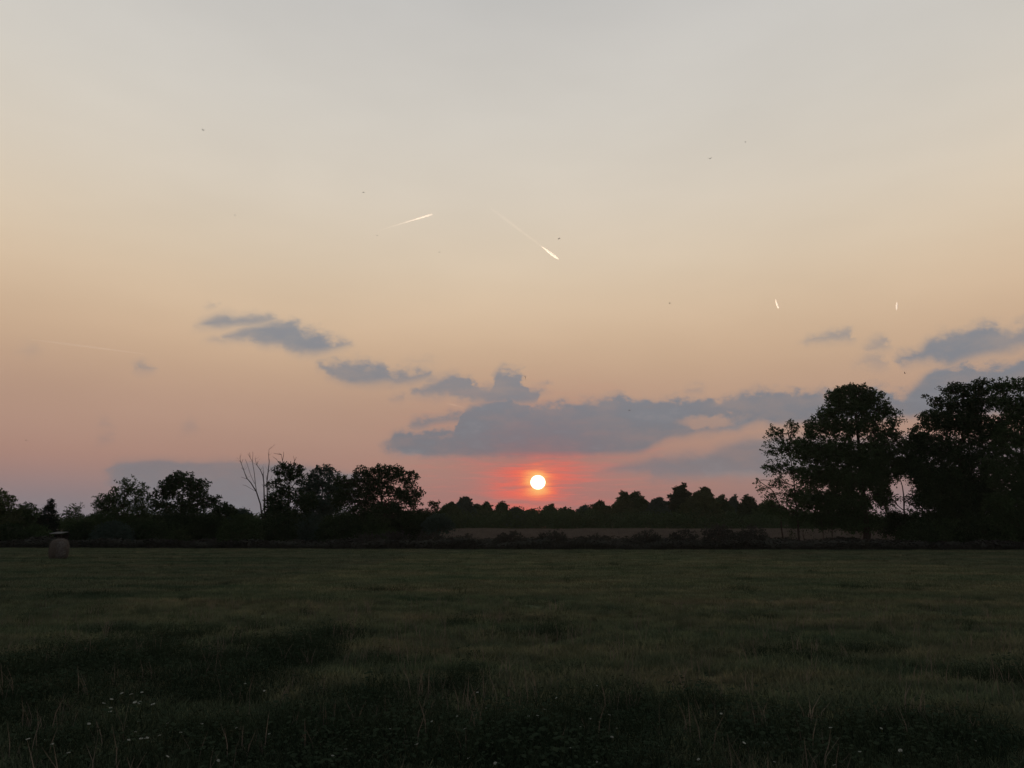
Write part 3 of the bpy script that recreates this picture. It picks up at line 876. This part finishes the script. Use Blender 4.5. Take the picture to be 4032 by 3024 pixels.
build_tree('tall_tree', 'tall broad tree with domed top, centre of the right trees', 75,
           [(3365, 1548, 80, 36, 0.9), (3300, 1572, 55, 42, 0.9), (3425, 1580, 60, 45, 0.9), (3350, 1610, 100, 45, 1.0), (3265, 1640, 50, 48, 0.8), (3480, 1625, 45, 40, 0.7), (3525, 1640, 28, 30, 0.6), (3220, 1690, 55, 50, 0.8), (3330, 1690, 100, 50, 1.0),
            (3440, 1710, 65, 35, 0.6), (3515, 1720, 40, 35, 0.6), (3180, 1770, 60, 60, 0.9), (3290, 1780, 110, 60, 1.1), (3400, 1800, 90, 60, 1.1), (3490, 1790, 50, 45, 0.8), (3210, 1870, 80, 55, 1.0), (3330, 1880, 110, 60, 1.2), (3430, 1880, 60, 60, 1.0), (3200, 1960, 80, 45, 1.0), (3330, 1970, 120, 55, 1.3), (3240, 2035, 90, 40, 1.0), (3380, 2045, 100, 45, 1.3), (3420, 1655, 60, 35, 0.7), (3480, 1680, 45, 40, 0.45), (3440, 1760, 70, 40, 0.7), (3545, 1760, 34, 40, 0.7), (3545, 1830, 40, 45, 0.9), (3480, 1860, 60, 50, 0.9), (3470, 1950, 40, 60, 0.9)],
           3402, leaf=0.2, gap=0.16, group=G_R, trunk_r=0.42, hub=(3370, 1640), density=1.35)
build_tree('leafy_tree', 'lower tree filling in under the sky gap between the two tall right trees', 78,
           [(3560, 1840, 70, 42, 1.0), (3550, 1880, 45, 16, 0.6), (3560, 1965, 42, 32, 0.28), (3610, 1960, 30, 50, 0.8), (3490, 1960, 30, 55, 0.8), (3550, 2030, 80, 34, 1.2), (3540, 2075, 95, 40, 1.4)], 3570, leaf=0.17, gap=0.1, group=G_R, mat='leaf_dark')
build_tree('tall_tree', 'big dense tree right of the sky gap, ragged leafy top', 72,
           [(3750, 1545, 45, 38, 0.55), (3800, 1535, 55, 36, 0.6), (3865, 1530, 50, 36, 0.7), (3680, 1585, 30, 22, 0.4), (3645, 1572, 14, 14, 0.35), (3730, 1600, 60, 40, 0.7), (3830, 1590, 90, 50, 0.9), (3680, 1660, 65, 50, 1.0), (3770, 1670, 90, 60, 1.1), (3630, 1730, 55, 55, 1.0), (3870, 1690, 80, 60, 0.9), (3720, 1770, 110, 60, 1.2), (3620, 1830, 55, 60, 1.0), (3840, 1800, 90, 60, 0.9), (3700, 1870, 110, 60, 1.1), (3830, 1900, 90, 60, 0.9), (3680, 1960, 80, 50, 1.1), (3790, 1990, 110, 60, 1.2), (3680, 2050, 100, 50, 1.4), (3820, 2070, 110, 55, 1.4), (3850, 1745, 80, 45, 0.5), (3800, 1850, 110, 45, 0.6), (3840, 1640, 70, 35, 0.6), (3600, 1780, 40, 50, 0.8), (3740, 1925, 130, 60, 1.0), (3860, 1960, 120, 60, 1.1), (3640, 1890, 50, 60, 0.9)],
           3760, leaf=0.19, gap=0.15, group=G_R, trunk_r=0.32, hub=(3790, 1640), density=1.35, mat='leaf_dark')
build_tree('tall_tree', 'tall dense tree cut off by the right edge of the picture', 70,
           [(3940, 1530, 55, 36, 0.7), (4010, 1520, 55, 34, 0.7), (4090, 1540, 70, 50, 0.9), (3960, 1590, 80, 45, 0.9), (4060, 1620, 100, 60, 1.0), (3960, 1660, 60, 40, 0.6), (4040, 1720, 110, 60, 0.9), (3970, 1780, 80, 50, 0.7), (4060, 1830, 100, 60, 1.0), (3960, 1880, 80, 60, 0.9), (4060, 1930, 110, 70, 1.1), (3960, 1990, 100, 60, 1.2), (4080, 2050, 120, 60, 1.4), (3950, 2070, 100, 50, 1.4), (3950, 1720, 60, 50, 0.45), (3920, 1830, 70, 50, 0.5), (4010, 1660, 60, 35, 0.5)],
           4040, leaf=0.19, gap=0.17, group=G_R, trunk_r=0.32, hub=(4020, 1640), density=1.35, mat='leaf_green')

def sapling(px, top, lab, lean=0, D=74.0):
    global rng
    rng = np.random.default_rng(int(px))
    foot = np.array([at(px, 2085, D).x, D, gz(0, D)])
    tp = np.array(at(px + lean, top, D))
    root = empty('sapling', foot)
    main = wobble_path(foot - [0, 0, .1], tp, 8, 0.12, 0.05, 0.014)
    paths = [main]
    pts = []
    for i in range(12):
        q = main[0][rng.integers(3, 8)]
        e = q + rng.normal(0, 1, 3) * [0.4, 0.3, 0.1] + [0, 0, rng.uniform(0.2, 0.7)]
        paths.append(wobble_path(q, e, 4, 0.2, 0.014, 0.005))
        pts.append(e + rng.normal(0, 0.16, (14, 3)))
    tv, tq = tubes(paths, 5)
    link('trunk', mesh_np('sapling_trunk', tv - foot, tq, True), MAT['bark'], root)
    V, Q = leaf_quads(np.concatenate(pts), 0.13)
    link('crown', mesh_np('sapling_crown', V - foot, Q), MAT['leaf_dark'], root)
    tag(root, lab, 'sapling', 'saplings under the right trees')
sapling(3172, 2040, 'leaning forked sapling right beside the young airy tree', -18)
sapling(3238, 2055, 'thin upright sapling under the left edge of the tall domed tree', -4)
sapling(3272, 2050, 'sapling nearest the thick trunk of the tall domed tree', 4)
sapling(3115, 2088, 'shortest sapling, a dark stub between two thin trunks', 0)

# ------------------------------------------------------------------ hedge shrubs
def shrub(px, py, rx, ry, D, lab, mat, group, dens=1.5, leaf=0.17, name='hedge_shrub'):
    lob = [(px, py, rx, ry, dens), (px - rx * 0.45, py + ry * 0.3, rx * 0.6, ry * 0.8, dens), (px + rx * 0.5, py + ry * 0.35, rx * 0.6, ry * 0.75, dens), (px + rx * 0.1, py - ry * 0.55, rx * 0.35, ry * 0.5, dens * 0.7)]
    build_tree(name, lab, D, lob, px, leaf=leaf, mat=mat, group=group, category='shrub', trunk_r=0.05, spread=0.3, per=12, seed=int(px * 3 + py))

SH = 'dark shrubs of the left hedge'
hedge = [
    (30, 2105, 75, 40, 'dark hedge shrub at the far left edge below the cut-off tree'),
    (135, 2108, 65, 38, 'dark hedge shrub left of and behind the hay bale'),
    (325, 2100, 75, 42, 'dark hedge shrub below the small feathery tree'),
    (445, 2100, 75, 46, 'dark hedge shrub below the loose twiggy tree'),
    (570, 2100, 75, 46, 'dark hedge shrub between the twiggy and round-crowned trees'),
    (690, 2098, 75, 48, 'dark hedge shrub below the round-crowned tree'),
    (885, 2010, 42, 26, 'small rounded shrub top right of the round-crowned tree'),
    (945, 2030, 45, 26, 'low rounded shrub with a thin spike, left of the dead tree'),
    (830, 2080, 85, 60, 'wide dark hedge shrub right below the round-crowned tree'),
    (950, 2085, 85, 58, 'wide dark hedge shrub left of the dead tree foot'),
    (1080, 2090, 85, 58, 'dark hedge shrub at the foot of the dead tree'),
    (1210, 2085, 85, 62, 'dark hedge shrub below the grey-green rounded tree'),
    (1340, 2085, 85, 60, 'dark hedge shrub left of the oak trunk'),
    (1470, 2085, 85, 58, 'dark hedge shrub below the middle of the oak'),
    (1600, 2088, 80, 52, 'dark hedge shrub below the right side of the oak'),
    (1725, 2062, 55, 36, 'dark hedge shrub below the little tree right of the oak'),
]
for i, (px, py, rx, ry, lab) in enumerate(hedge):
    shrub(px, py, rx, ry, 77 + (i % 3) * 1.6, lab, ('leaf_dark', 'leaf_green', 'leaf_dark', 'leaf_blue')[i % 4], SH)
WG = 'weedy bushes along the far field edge'
bushes = [
    (1450, 2125, 60, 22, 'low weedy bush at the field edge below the oak'),
    (1560, 2120, 60, 24, 'weedy bush at the field edge under the oak right side'),
    (1690, 2122, 55, 22, 'weedy bush at the field edge where the pale grass begins'),
    (1830, 2128, 50, 16, 'low weedy bush left of the spot below the sun'),
    (2010, 2118, 55, 22, 'weedy bush at the field edge left below the sun'),
    (2180, 2116, 60, 24, 'weedy bush at the field edge straight below the sun'),
    (2340, 2126, 55, 16, 'low weedy bush right below the sun'),
    (2545, 2118, 55, 28, 'darkest weedy bush right of the sun at the field edge'),
    (2690, 2115, 55, 28, 'brownish weedy bush below the far domed tree'),
    (2830, 2104, 65, 36, 'tallest weedy bush at the field edge, mid right'),
    (2955, 2108, 65, 34, 'weedy bush left of the young airy tree'),
]
for i, (px, py, rx, ry, lab) in enumerate(bushes):
    shrub(px, py, rx, ry, 72.5 + (i % 2), lab, 'weed', WG, 0.75, 0.16, 'weedy_bush')
RS = 'dark shrubs under the right trees'
for i, (px, py, rx, ry, lab) in enumerate([
        (3610, 2098, 70, 40, 'dark shrub at the foot of the sky gap on the right'),
        (3720, 2090, 85, 52, 'dark shrub under the big dense right tree'),
        (3850, 2090, 85, 55, 'dark shrub between the two big right trees'),
        (3980, 2092, 85, 55, 'dark shrub in the bottom right corner of the tree row'),
        (4110, 2092, 85, 55, 'dark shrub cut by the right picture edge')]):
    shrub(px, py, rx, ry, 70.5 + (i % 2), lab, ('leaf_dark', 'leaf_green')[i % 2], RS)

# ------------------------------------------------------------------ far tree line
FG = 'far trees on the skyline'
far = [
    (1768, 1978, 42, 'far bush just right of the little tree by the oak'),
    (1828, 1957, 44, 'far feathery tree, first on the skyline right of the oak'),
    (1880, 1985, 34, 'far low tree between the feathery one and the paired tufts'),
    (1914, 1974, 24, 'left one of a pair of tufted far trees left of the sun'),
    (1976, 1974, 28, 'right one of a pair of tufted far trees left of the sun'),
    (2030, 1996, 34, 'low far tree left below the sun'),
    (2090, 2004, 36, 'lowest far tree in the dip straight under the sun'),
    (2165, 1986, 30, 'tufted far tree just right of the dip under the sun'),
    (2232, 2000, 36, 'low far tree right below the sun'),
    (2300, 1988, 32, 'dark pointed far tree right of the sun'),
    (2362, 1972, 42, 'pale olive far tree left of the first rounded crown'),
    (2455, 1940, 40, 'left half of the first rounded far crown right of the sun'),
    (2505, 1935, 48, 'right half of the first rounded far crown right of the sun'),
    (2590, 1960, 44, 'low far tree between the two big rounded crowns'),
    (2685, 1904, 52, 'highest far tree, left side of the big domed crown'),
    (2765, 1922, 62, 'right side of the big domed far crown'),
    (2842, 1948, 36, 'far tree on the right shoulder of the domed crown'),
    (2888, 1948, 26, 'small block-shaped far tree left of the young airy tree'),
    (2945, 1948, 34, 'far tree with spiky top beside the young airy tree'),
    (3030, 1970, 60, 'far tree half hidden behind the young airy tree'),
]
for i, (cx, top, hw, lab) in enumerate(far):
    D = 176 + (i * 37 % 5) * 6
    hgt = 2080 - top
    fr = random.Random(i * 7 + 3)
    lob = [(cx + fr.uniform(-.2, .2) * hw, top + hgt * 0.62, hw * 1.25, hgt * 0.4, 1.3),
           (cx, top + hgt * 0.40, hw * 0.85, hgt * 0.33, 1.5), (cx + fr.uniform(-.3, .3) * hw, top + hgt * 0.26, hw * 0.5, hgt * 0.2, 1.3)]
    for q in range(11):
        u = fr.uniform(-1.25, 1.25)
        yt = top + hgt * (0.07 + 0.30 * abs(u) ** 1.7 + fr.uniform(-0.05, 0.14))
        rr = hw * fr.uniform(0.16, 0.42)
        lob.append((cx + u * hw, yt + rr * 0.5, rr, min(rr * fr.uniform(0.5, 1.0), hgt * 0.3), fr.uniform(0.6, 1.2)))
    lob.append((cx + fr.uniform(-.3, .3) * hw, top + 9, hw * 0.3, 9, 0.9))
    build_tree('far_tree', lab, D, lob, cx, leaf=0.34, mat=('leaf_green', 'leaf_blue', 'leaf_dark', 'leaf_olive')[(i * 5 + (10 == i)) % 4], group=FG, spread=0.42, per=13, trunk_r=0.14, gap=0.06)

def thicket():
    global rng
    rng = np.random.default_rng(77)
    n = 17000
    x = rng.uniform(-230, 230, n)
    y = rng.uniform(166, 196, n)
    hmax = 3.7 + 1.2 * fine(x, y, 0.06, 3.3) + 1.6 * fine(x, y, 0.3, 6.0)
    z = terrain_z(x, y) + rng.uniform(0.02, 1, n) * hmax
    P = np.stack([x, y, z], -1)
    pts = (P[:, None, :] + rng.normal(0, 1, (n, 16, 3)) * [0.75, 0.6, 0.45]).reshape(-1, 3)
    V, Q = leaf_quads(pts, 0.42)
    o = link('far_thicket', mesh_np('far_thicket', V, Q), MAT['leaf_green'])
    tag(o, 'dark mass of bushes at the foot of the far tree line', kind='stuff')
thicket()

# ------------------------------------------------------------------ hay bale
def hay_bale():
    global rng
    rng = np.random.default_rng(9)
    D = 44.0
    c = on_plane(228, 2203, 0.0)
    D = c.y
    rad, wid = 0.61, 1.0
    root = empty('hay_bale', (c.x, c.y, 0))
    root.rotation_euler = (0, 0, R(43))
    root.scale = (0.9, 0.97, 1.06)
    # body: barrel with rounded rim, axis along x, slightly sagging, rough
    prof = [(-0.53, 0.0), (-0.535, 0.26), (-0.52, 0.38), (-0.48, 0.475), (-0.40, 0.55), (-0.22, 0.605), (0, 0.62), (0.22, 0.605), (0.40, 0.55), (0.48, 0.475), (0.52, 0.38), (0.535, 0.26), (0.53, 0.0)]
    seg = 40
    V, Q = [], []
    for i, (px, pr) in enumerate(prof):
        for j in range(seg):
            a = 2 * math.pi * j / seg
            nz = mnoise.noise(Vector((px * 4, math.cos(a) * 3, math.sin(a) * 3))) * 0.03 * min(1, pr * 3)
            r = pr + nz
            yy, zz = r * math.cos(a), r * math.sin(a)
            if zz < -0.52: zz = -0.52 + (zz + 0.52) * 0.3
            V.append((px * wid * 1.02, yy * (1.03 if zz < 0 else 1.0), zz + 0.545))
    for i in range(len(prof) - 1):
        for j in range(seg):
            k = (j + 1) % seg
            Q.append((i * seg + j, i * seg + k, (i + 1) * seg + k, (i + 1) * seg + j))
    link('body', mesh_np('hay_bale_body', V, Q, True), MAT['hay'], root)
    # loose straws sticking out
    n = 1800
    a = rng.uniform(0, 2 * np.pi, n); x = rng.uniform(-0.5, 0.5, n)
    d = np.stack([rng.normal(0, 0.3, n), np.cos(a), np.sin(a)], -1)
    pr_ = np.interp(np.abs(x), [0, 0.22, 0.40, 0.48, 0.52], [0.61, 0.6, 0.54, 0.465, 0.37])
    p = np.stack([x, np.cos(a) * pr_, np.maximum(np.sin(a) * pr_ + 0.545, 0.02)], -1)
    tdir = np.stack([rng.normal(0, 0.6, n), -np.sin(a), np.cos(a)], -1) * rng.choice([-1, 1], n)[:, None] + d * 0.35
    tdir /= np.linalg.norm(tdir, axis=1)[:, None]
    ln = rng.uniform(0.05, 0.16, n)[:, None]
    sd = np.cross(tdir, d); sd /= np.linalg.norm(sd, axis=1)[:, None]
    w = 0.006
    V = np.empty((n, 4, 3))
    V[:, 0] = p - sd * w; V[:, 1] = p + sd * w; V[:, 2] = p + tdir * ln + sd * w * .4 + d * 0.02; V[:, 3] = p + tdir * ln - sd * w * .4 + d * 0.02
    s = link('loose_straw', mesh_np('hay_bale_straw', V.reshape(-1, 3), np.arange(n * 4).reshape(n, 4)), MAT['hay'], root)
    s['kind'] = 'stuff'
    # rolled layers on the end face
    paths = []
    for k in range(5):
        r = 0.08 + k * 0.065
        t = np.linspace(0, 2 * np.pi, 26)
        paths.append((np.stack([np.full(26, -0.54), np.cos(t) * r, np.sin(t) * r + 0.545], -1), np.full(26, 0.016)))
    tv, tq = tubes(paths, 5)
    link('end_face', mesh_np('hay_bale_end', tv, tq, True), MAT['hay'], root)
    # weathered net wrap round the whole rolled side
    seg2 = 40
    xs_ = (-0.30, -0.2, -0.1, 0, 0.1, 0.2, 0.30)
    V, Q = [], []
    for j in range(seg2):
        a = 2 * math.pi * j / seg2
        for px in xs_:
            r = 0.630 - 0.42 * px * px + 0.010 * mnoise.noise(Vector((px * 6, math.cos(a) * 4, math.sin(a) * 4)))
            zz = r * math.sin(a)
            if zz < -0.52: zz = -0.52 + (zz + 0.52) * 0.3
            V.append((px, r * math.cos(a) * (1.03 if zz < 0 else 1.0), zz + 0.545))
    m_ = len(xs_)
    for j in range(seg2):
        for i in range(m_ - 1):
            b, c2 = j * m_ + i, ((j + 1) % seg2) * m_ + i
            Q.append((b, b + 1, c2 + 1, c2))
    link('net_wrap', mesh_np('hay_bale_net', V, Q, True), MAT['net'], root)
    tag(root, 'round hay bale lying on the field at the far left', 'hay bale')
hay_bale()

# ------------------------------------------------------------------ low pale-roofed shelter behind the bale
def shelter():
    D = 78.0
    c = at(228, 2100, D)
    z0 = gz(c.x, D)
    root = empty('field_shelter', (c.x, D, z0))
    h = c.z - z0
    def box(x0, x1, y0, y1, za, zb, tilt=0.0):
        V = [(x0, y0, za), (x1, y0, za), (x1, y1, za), (x0, y1, za), (x0, y0, zb), (x1, y0, zb), (x1, y1, zb + tilt), (x0, y1, zb + tilt)]
        return V, [(0, 3, 2, 1), (4, 5, 6, 7), (0, 1, 5, 4), (1, 2, 6, 5), (2, 3, 7, 6), (3, 0, 4, 7)]
    V, Q = box(-0.58, 0.56, -0.5, 0.9, h - 0.06, h, 0.16)
    V[2] = (V[2][0], V[2][1], V[2][2] + 0.16); V[3] = (V[3][0], V[3][1], V[3][2] + 0.16)
    link('roof', mesh_np('shelter_roof', V, Q), MAT['roof'], root)
    for xx in (-0.6, 0.56):
        for yy in (-0.42, 0.76):
            V, Q = box(xx, xx + 0.07, yy, yy + 0.07, 0, h - 0.06 + (0.12 if yy > 0 else 0))
            link('post', mesh_np('shelter_post', V, Q), MAT['board'], root)
    for k in range(5):
        za = 0.15 + k * (h - 0.3) / 5
        V, Q = box(-0.58, 0.6, 0.84, 0.87, za, za + (h - 0.3) / 5 - 0.03)
        link('board', mesh_np('shelter_board', V, Q), MAT['board'], root)
    tag(root, 'small pale-roofed shelter in the dark hedge just behind the hay bale', 'shelter')
shelter()

# ------------------------------------------------------------------ white flowers in the near grass
def flower_meshes():
    V, Q = [], []
    head_v, head_q = [], []
    # umbel: ring of small petals round a shallow dome
    for j in range(9):
        a = 2 * math.pi * j / 9
        r = 0.021 if j else 0.0
        cx, cy = r * math.cos(a), r * math.sin(a)
        s = 0.012
        b = len(head_v)
        head_v += [(cx - s, cy, 0), (cx, cy - s, 0.003), (cx + s, cy, 0), (cx, cy + s, 0.004), (cx, cy, 0.012 - r * 0.2), (cx, cy, -0.006)]
        head_q += [(b, b + 1, b + 4, b + 4), ]
    faces = []
    for k in range(0, len(head_v), 6):
        for i in range(4):
            faces.append((k + i, k + (i + 1) % 4, k + 4))
            faces.append((k + (i + 1) % 4, k + i, k + 5))
    head = mesh_np('flower_head', head_v, faces)
    sv_, sq_ = tubes([([(0, 0, -0.34), (0.012, 0.004, -0.17), (0, 0, 0)], [0.004, 0.003, 0.0025])], 4)
    stem = mesh_np('flower_stem', sv_, sq_)
    return head, stem
HEAD, STEM = flower_meshes()
HEAD.materials.append(MAT['flower']); STEM.materials.append(MAT['stem'])
def white_flower(px, py, scale, lab, group):
    h = 0.30 * scale ** 0.5
    p = on_plane(px, py, h)
    root = empty('white_flower', (p.x, p.y, 0))
    root.rotation_euler = (0, 0, random.uniform(0, 6))
    a = link('flower_head', HEAD, None, root); a.location = (0, 0, h); a.scale = (scale,) * 3
    a.rotation_euler = (random.uniform(-.5, .5), random.uniform(-.5, .5), 0)
    b = link('stem', STEM, None, root); b.location = (0, 0, h); b.scale = (1, 1, h / 0.33)
    tag(root, lab, 'flower', group)
big = [(480, 2730), (520, 2733), (556, 2726), (410, 2769), (528, 2765), (548, 2766), (600, 2773), (432, 2787), (430, 2801), (440, 2753)]
for px, py in big:
    white_flower(px + random.uniform(-4, 4), py, random.uniform(0.45, 0.85), 'larger white flower head in the loose cluster at lower left', 'white flower heads in the lower left cluster')
small = [(545, 2842), (660, 2848), (500, 2860), (534, 2882), (570, 2908), (507, 2913), (580, 2905), (556, 2908), (628, 2896), (712, 2884), (795, 2850), (930, 2866), (1060, 2890), (965, 2692), (1040, 2720), (205, 2930), (180, 2915), (270, 2964), (110, 2910), (860, 2995), (660, 2978), (1310, 2975), (1360, 2950), (1415, 2918), (1480, 2964), (1535, 2870), (1415, 2995), (1845, 2985), (1800, 2820), (1830, 2870), (1880, 2726), (1915, 2788), (2080, 2820), (2118, 2820), (2145, 2793), (2190, 2748), (2285, 2862), (2325, 2830), (2350, 2700), (2400, 2815), (2410, 2902), (2430, 2868), (2215, 2948), (2245, 2945), (2350, 3000), (2840, 2810), (2930, 2925), (3014, 2925), (3285, 3012), (3545, 2955), (3385, 2960), (3470, 2868), (3840, 2915), (3270, 2865), (2750, 2990), (3050, 3000), (1950, 3005), (1700, 2840), (1640, 2930), (350, 2850)]
for px, py in small:
    white_flower(px, py, random.uniform(0.3, 0.52), 'tiny white flower dot scattered in the dark foreground grass', 'tiny white flowers in the foreground grass')

# ------------------------------------------------------------------ birds
def bird_mesh(flap):
    # body rings along x, then swept wings and forked tail as one closed skin
    V, F = [], []
    prof = [(-0.085, 0.004, 0.0), (-0.06, 0.014, 0.0), (-0.02, 0.021, -0.003), (0.02, 0.022, -0.003), (0.05, 0.016, 0.002), (0.068, 0.013, 0.006), (0.084, 0.007, 0.006), (0.1, 0.001, 0.004)]
    n = 8
    for x, r, z in prof:
        for j in range(n):
            a = 2 * math.pi * j / n
            V.append((x, r * math.cos(a), z + r * 0.85 * math.sin(a)))
    for i in range(len(prof) - 1):
        for j in range(n):
            k = (j + 1) % n
            F.append((i * n + j, i * n + k, (i + 1) * n + k, (i + 1) * n + j))
    for s in (-1, 1):
        b = len(V)
        sec = [(0.0, 0.045, -0.03, 0.0), (0.07, 0.05, -0.02, flap * 0.05), (0.13, 0.025, -0.03, flap * 0.09), (0.19, -0.03, -0.055, flap * 0.08)]
        for (yy, xf, xb, zz) in sec:
            V += [(xf, s * yy, zz + 0.006), (xb, s * yy, zz + 0.002), (xb, s * yy, zz - 0.002), (xf, s * yy, zz)]
        for i in range(3):
            for j in range(4):
                k = (j + 1) % 4
                F.append((b + i * 4 + j, b + i * 4 + k, b + (i + 1) * 4 + k, b + (i + 1) * 4 + j))
        F.append((b + 12, b + 13, b + 14, b + 15))
        b = len(V)
        V += [(-0.07, s * 0.002, 0.004), (-0.07, s * 0.014, 0.004), (-0.15, s * 0.035, 0.002), (-0.12, s * 0.01, 0.002), (-0.07, s * 0.002, 0.0), (-0.07, s * 0.014, 0.0), (-0.15, s * 0.035, 0.0), (-0.12, s * 0.01, 0.0)]
        F += [(b, b + 1, b + 2, b + 3), (b + 7, b + 6, b + 5, b + 4), (b, b + 4, b + 5, b + 1), (b + 1, b + 5, b + 6, b + 2), (b + 2, b + 6, b + 7, b + 3), (b + 3, b + 7, b + 4, b)]
    return mesh_np('bird', V, F, True)
BM = [bird_mesh(f) for f in (0.9, -0.6, 0.2)]
for m in BM:
    m.materials.append(MAT['bird'])
birds = [
    (801, 513, 70, 'bird speck highest in the upper left sky'),
    (1431, 757, 90, 'bird speck up left of the left bright contrail'),
    (925, 847, 130, 'tiny bird speck in the left sky level with the contrails'),
    (1485, 928, 130, 'tiny bird speck just under the tail of the left bright contrail'),
    (1730, 992, 110, 'tiny bird speck between the two bright contrails, lower down'),
    (2201, 940, 62, 'bird speck just above the head of the middle bright contrail'),
    (2795, 625, 60, 'largest bird speck in the upper right sky'),
    (2935, 558, 110, 'tiny bird speck highest in the upper right sky'),
    (2637, 1194, 85, 'bird speck in the right sky left of the short contrails'),
    (2747, 1148, 130, 'tiny bird speck just up right of another in the right sky'),
    (2069, 1485, 48, 'dark upright bird at the heaped cloud above the sun'),
    (2478, 1616, 72, 'bird speck in front of the wide cloud bank right of the sun'),
    (3563, 1470, 80, 'bird speck in the sky gap between the two tall right trees'),
    (104, 1733, 80, 'bird speck low over the far left trees'),
]
for i, (px, py, dist, lab) in enumerate(birds):
    p = at(px, py, dist)
    o = link('bird', BM[i % 3])
    o.location = p
    o.rotation_euler = (random.uniform(-0.4, 0.4) if i != 10 else 1.2, random.uniform(-0.3, 0.3), random.uniform(0, 6.28) if i != 10 else 1.5)
    tag(o, lab, 'bird', 'birds flying in the evening sky')

# ------------------------------------------------------------------ contrails (ice trails about 8 km up, lit by the low sun)
def contrail_material(name, density):
    def b(t, out):
        v = t.nodes.new('ShaderNodeVolumePrincipled')
        v.inputs['Color'].default_value = (1, 1, 1, 1)
        v.inputs['Density'].default_value = density
        v.inputs['Anisotropy'].default_value = 0.8
        t.links.new(v.outputs[0], out.inputs['Volume'])
    return material(name, b)
ALT = 8000.0
def contrail(p0, p1, parts, lab):
    """parts: (name, t0, t1, [(t, width px)], optical depth across) from tail to head"""
    global rng
    rng = np.random.default_rng(int(p0[0]))
    a, b = on_plane(*p0, ALT), on_plane(*p1, ALT)
    root = empty('contrail', a)
    for nm, t0, t1, prof, tau in parts:
        n = 30
        t = np.linspace(t0, t1, n)
        w = np.interp(t, [q[0] for q in prof], [q[1] for q in prof])
        pts = np.array([a.lerp(b, float(k)) for k in t])
        dist = np.linalg.norm(pts, axis=1)
        rad = np.maximum(w * dist / FPX / 2 * rng.uniform(0.9, 1.1, n), 0.5)
        V, Q = tubes([(pts - np.array(a), rad)], 10)
        Q = list(map(tuple, Q))
        for base in (0, (n - 1) * 10):          # close both ends
            r_ = list(range(base, base + 10))
            for k in range(1, 9, 2):
                Q.append((r_[0], r_[k], r_[k + 1], r_[k + 2]) if k + 2 < 10 else (r_[0], r_[k], r_[k + 1], r_[k + 1]))
        me = mesh_np('contrail_' + nm, V, Q, True)
        link(nm, me, contrail_material('contrail_' + nm, tau / (2 * rad.max())), root)
    tag(root, lab, 'contrail', 'contrails in the evening sky')
contrail((1497, 906), (1703, 843), [('trail', 0, 0.55, [(0, 2), (0.3, 4), (0.55, 7)], 0.22), ('bright_head', 0.5, 1, [(0.5, 2), (0.8, 6.5), (0.97, 6), (1, 2)], 1.3)], 'bright straight contrail rising to the right, left of picture centre')
contrail((1922, 812), (2200, 1021), [('trail', 0, 0.72, [(0, 6), (0.2, 12), (0.5, 10), (0.72, 7)], 0.03), ('bright_head', 0.72, 1, [(0.72, 3), (0.86, 10), (0.95, 9), (1, 2)], 1.3)], 'contrail slanting down right to a bright blunt head, above the sun')
contrail((3053, 1178), (3065, 1214), [('bright_head', 0, 1, [(0, 2), (0.4, 6.5), (0.9, 6.5), (1, 2)], 1.2)], 'short upright contrail dash, left one of two at right')
contrail((3532, 1188), (3530, 1222), [('bright_head', 0, 1, [(0, 2), (0.4, 6.5), (0.7, 6), (1, 1.5)], 1.1)], 'short upright contrail dash, right one of two at right')
contrail((120, 1336), (570, 1394), [('trail', 0, 1, [(0, 3), (0.3, 9), (0.6, 9), (1, 3)], 0.14)], 'long faint contrail low in the left sky')
contrail((1752, 1586), (1836, 1606), [('trail', 0, 1, [(0, 1.5), (0.4, 3.5), (1, 2)], 0.03)], 'thin pale contrail scratch left of the wide cloud bank')

# ------------------------------------------------------------------ evening haze
def haze():
    S, z0, z1 = 1560.0, -1.0, 110.0
    V = [(x_, y_, z_) for z_ in (z0, z1) for x_, y_ in ((-S, -S), (S, -S), (S, S), (-S, S))]
    Q = [(0, 3, 2, 1), (4, 5, 6, 7), (0, 1, 5, 4), (1, 2, 6, 5), (2, 3, 7, 6), (3, 0, 4, 7)]
    def b(t, out):
        v = t.nodes.new('ShaderNodeVolumePrincipled')
        v.inputs['Color'].default_value = (0.92, 0.9, 0.9, 1)
        v.inputs['Density'].default_value = HAZE_DENSITY
        v.inputs['Anisotropy'].default_value = 0.3
        t.links.new(v.outputs[0], out.inputs['Volume'])
    o = link('haze', mesh_np('haze', V, Q), material('haze', b))
    tag(o, 'thin evening haze over the whole field', kind='stuff')
HAZE_DENSITY = 0.00006
haze()
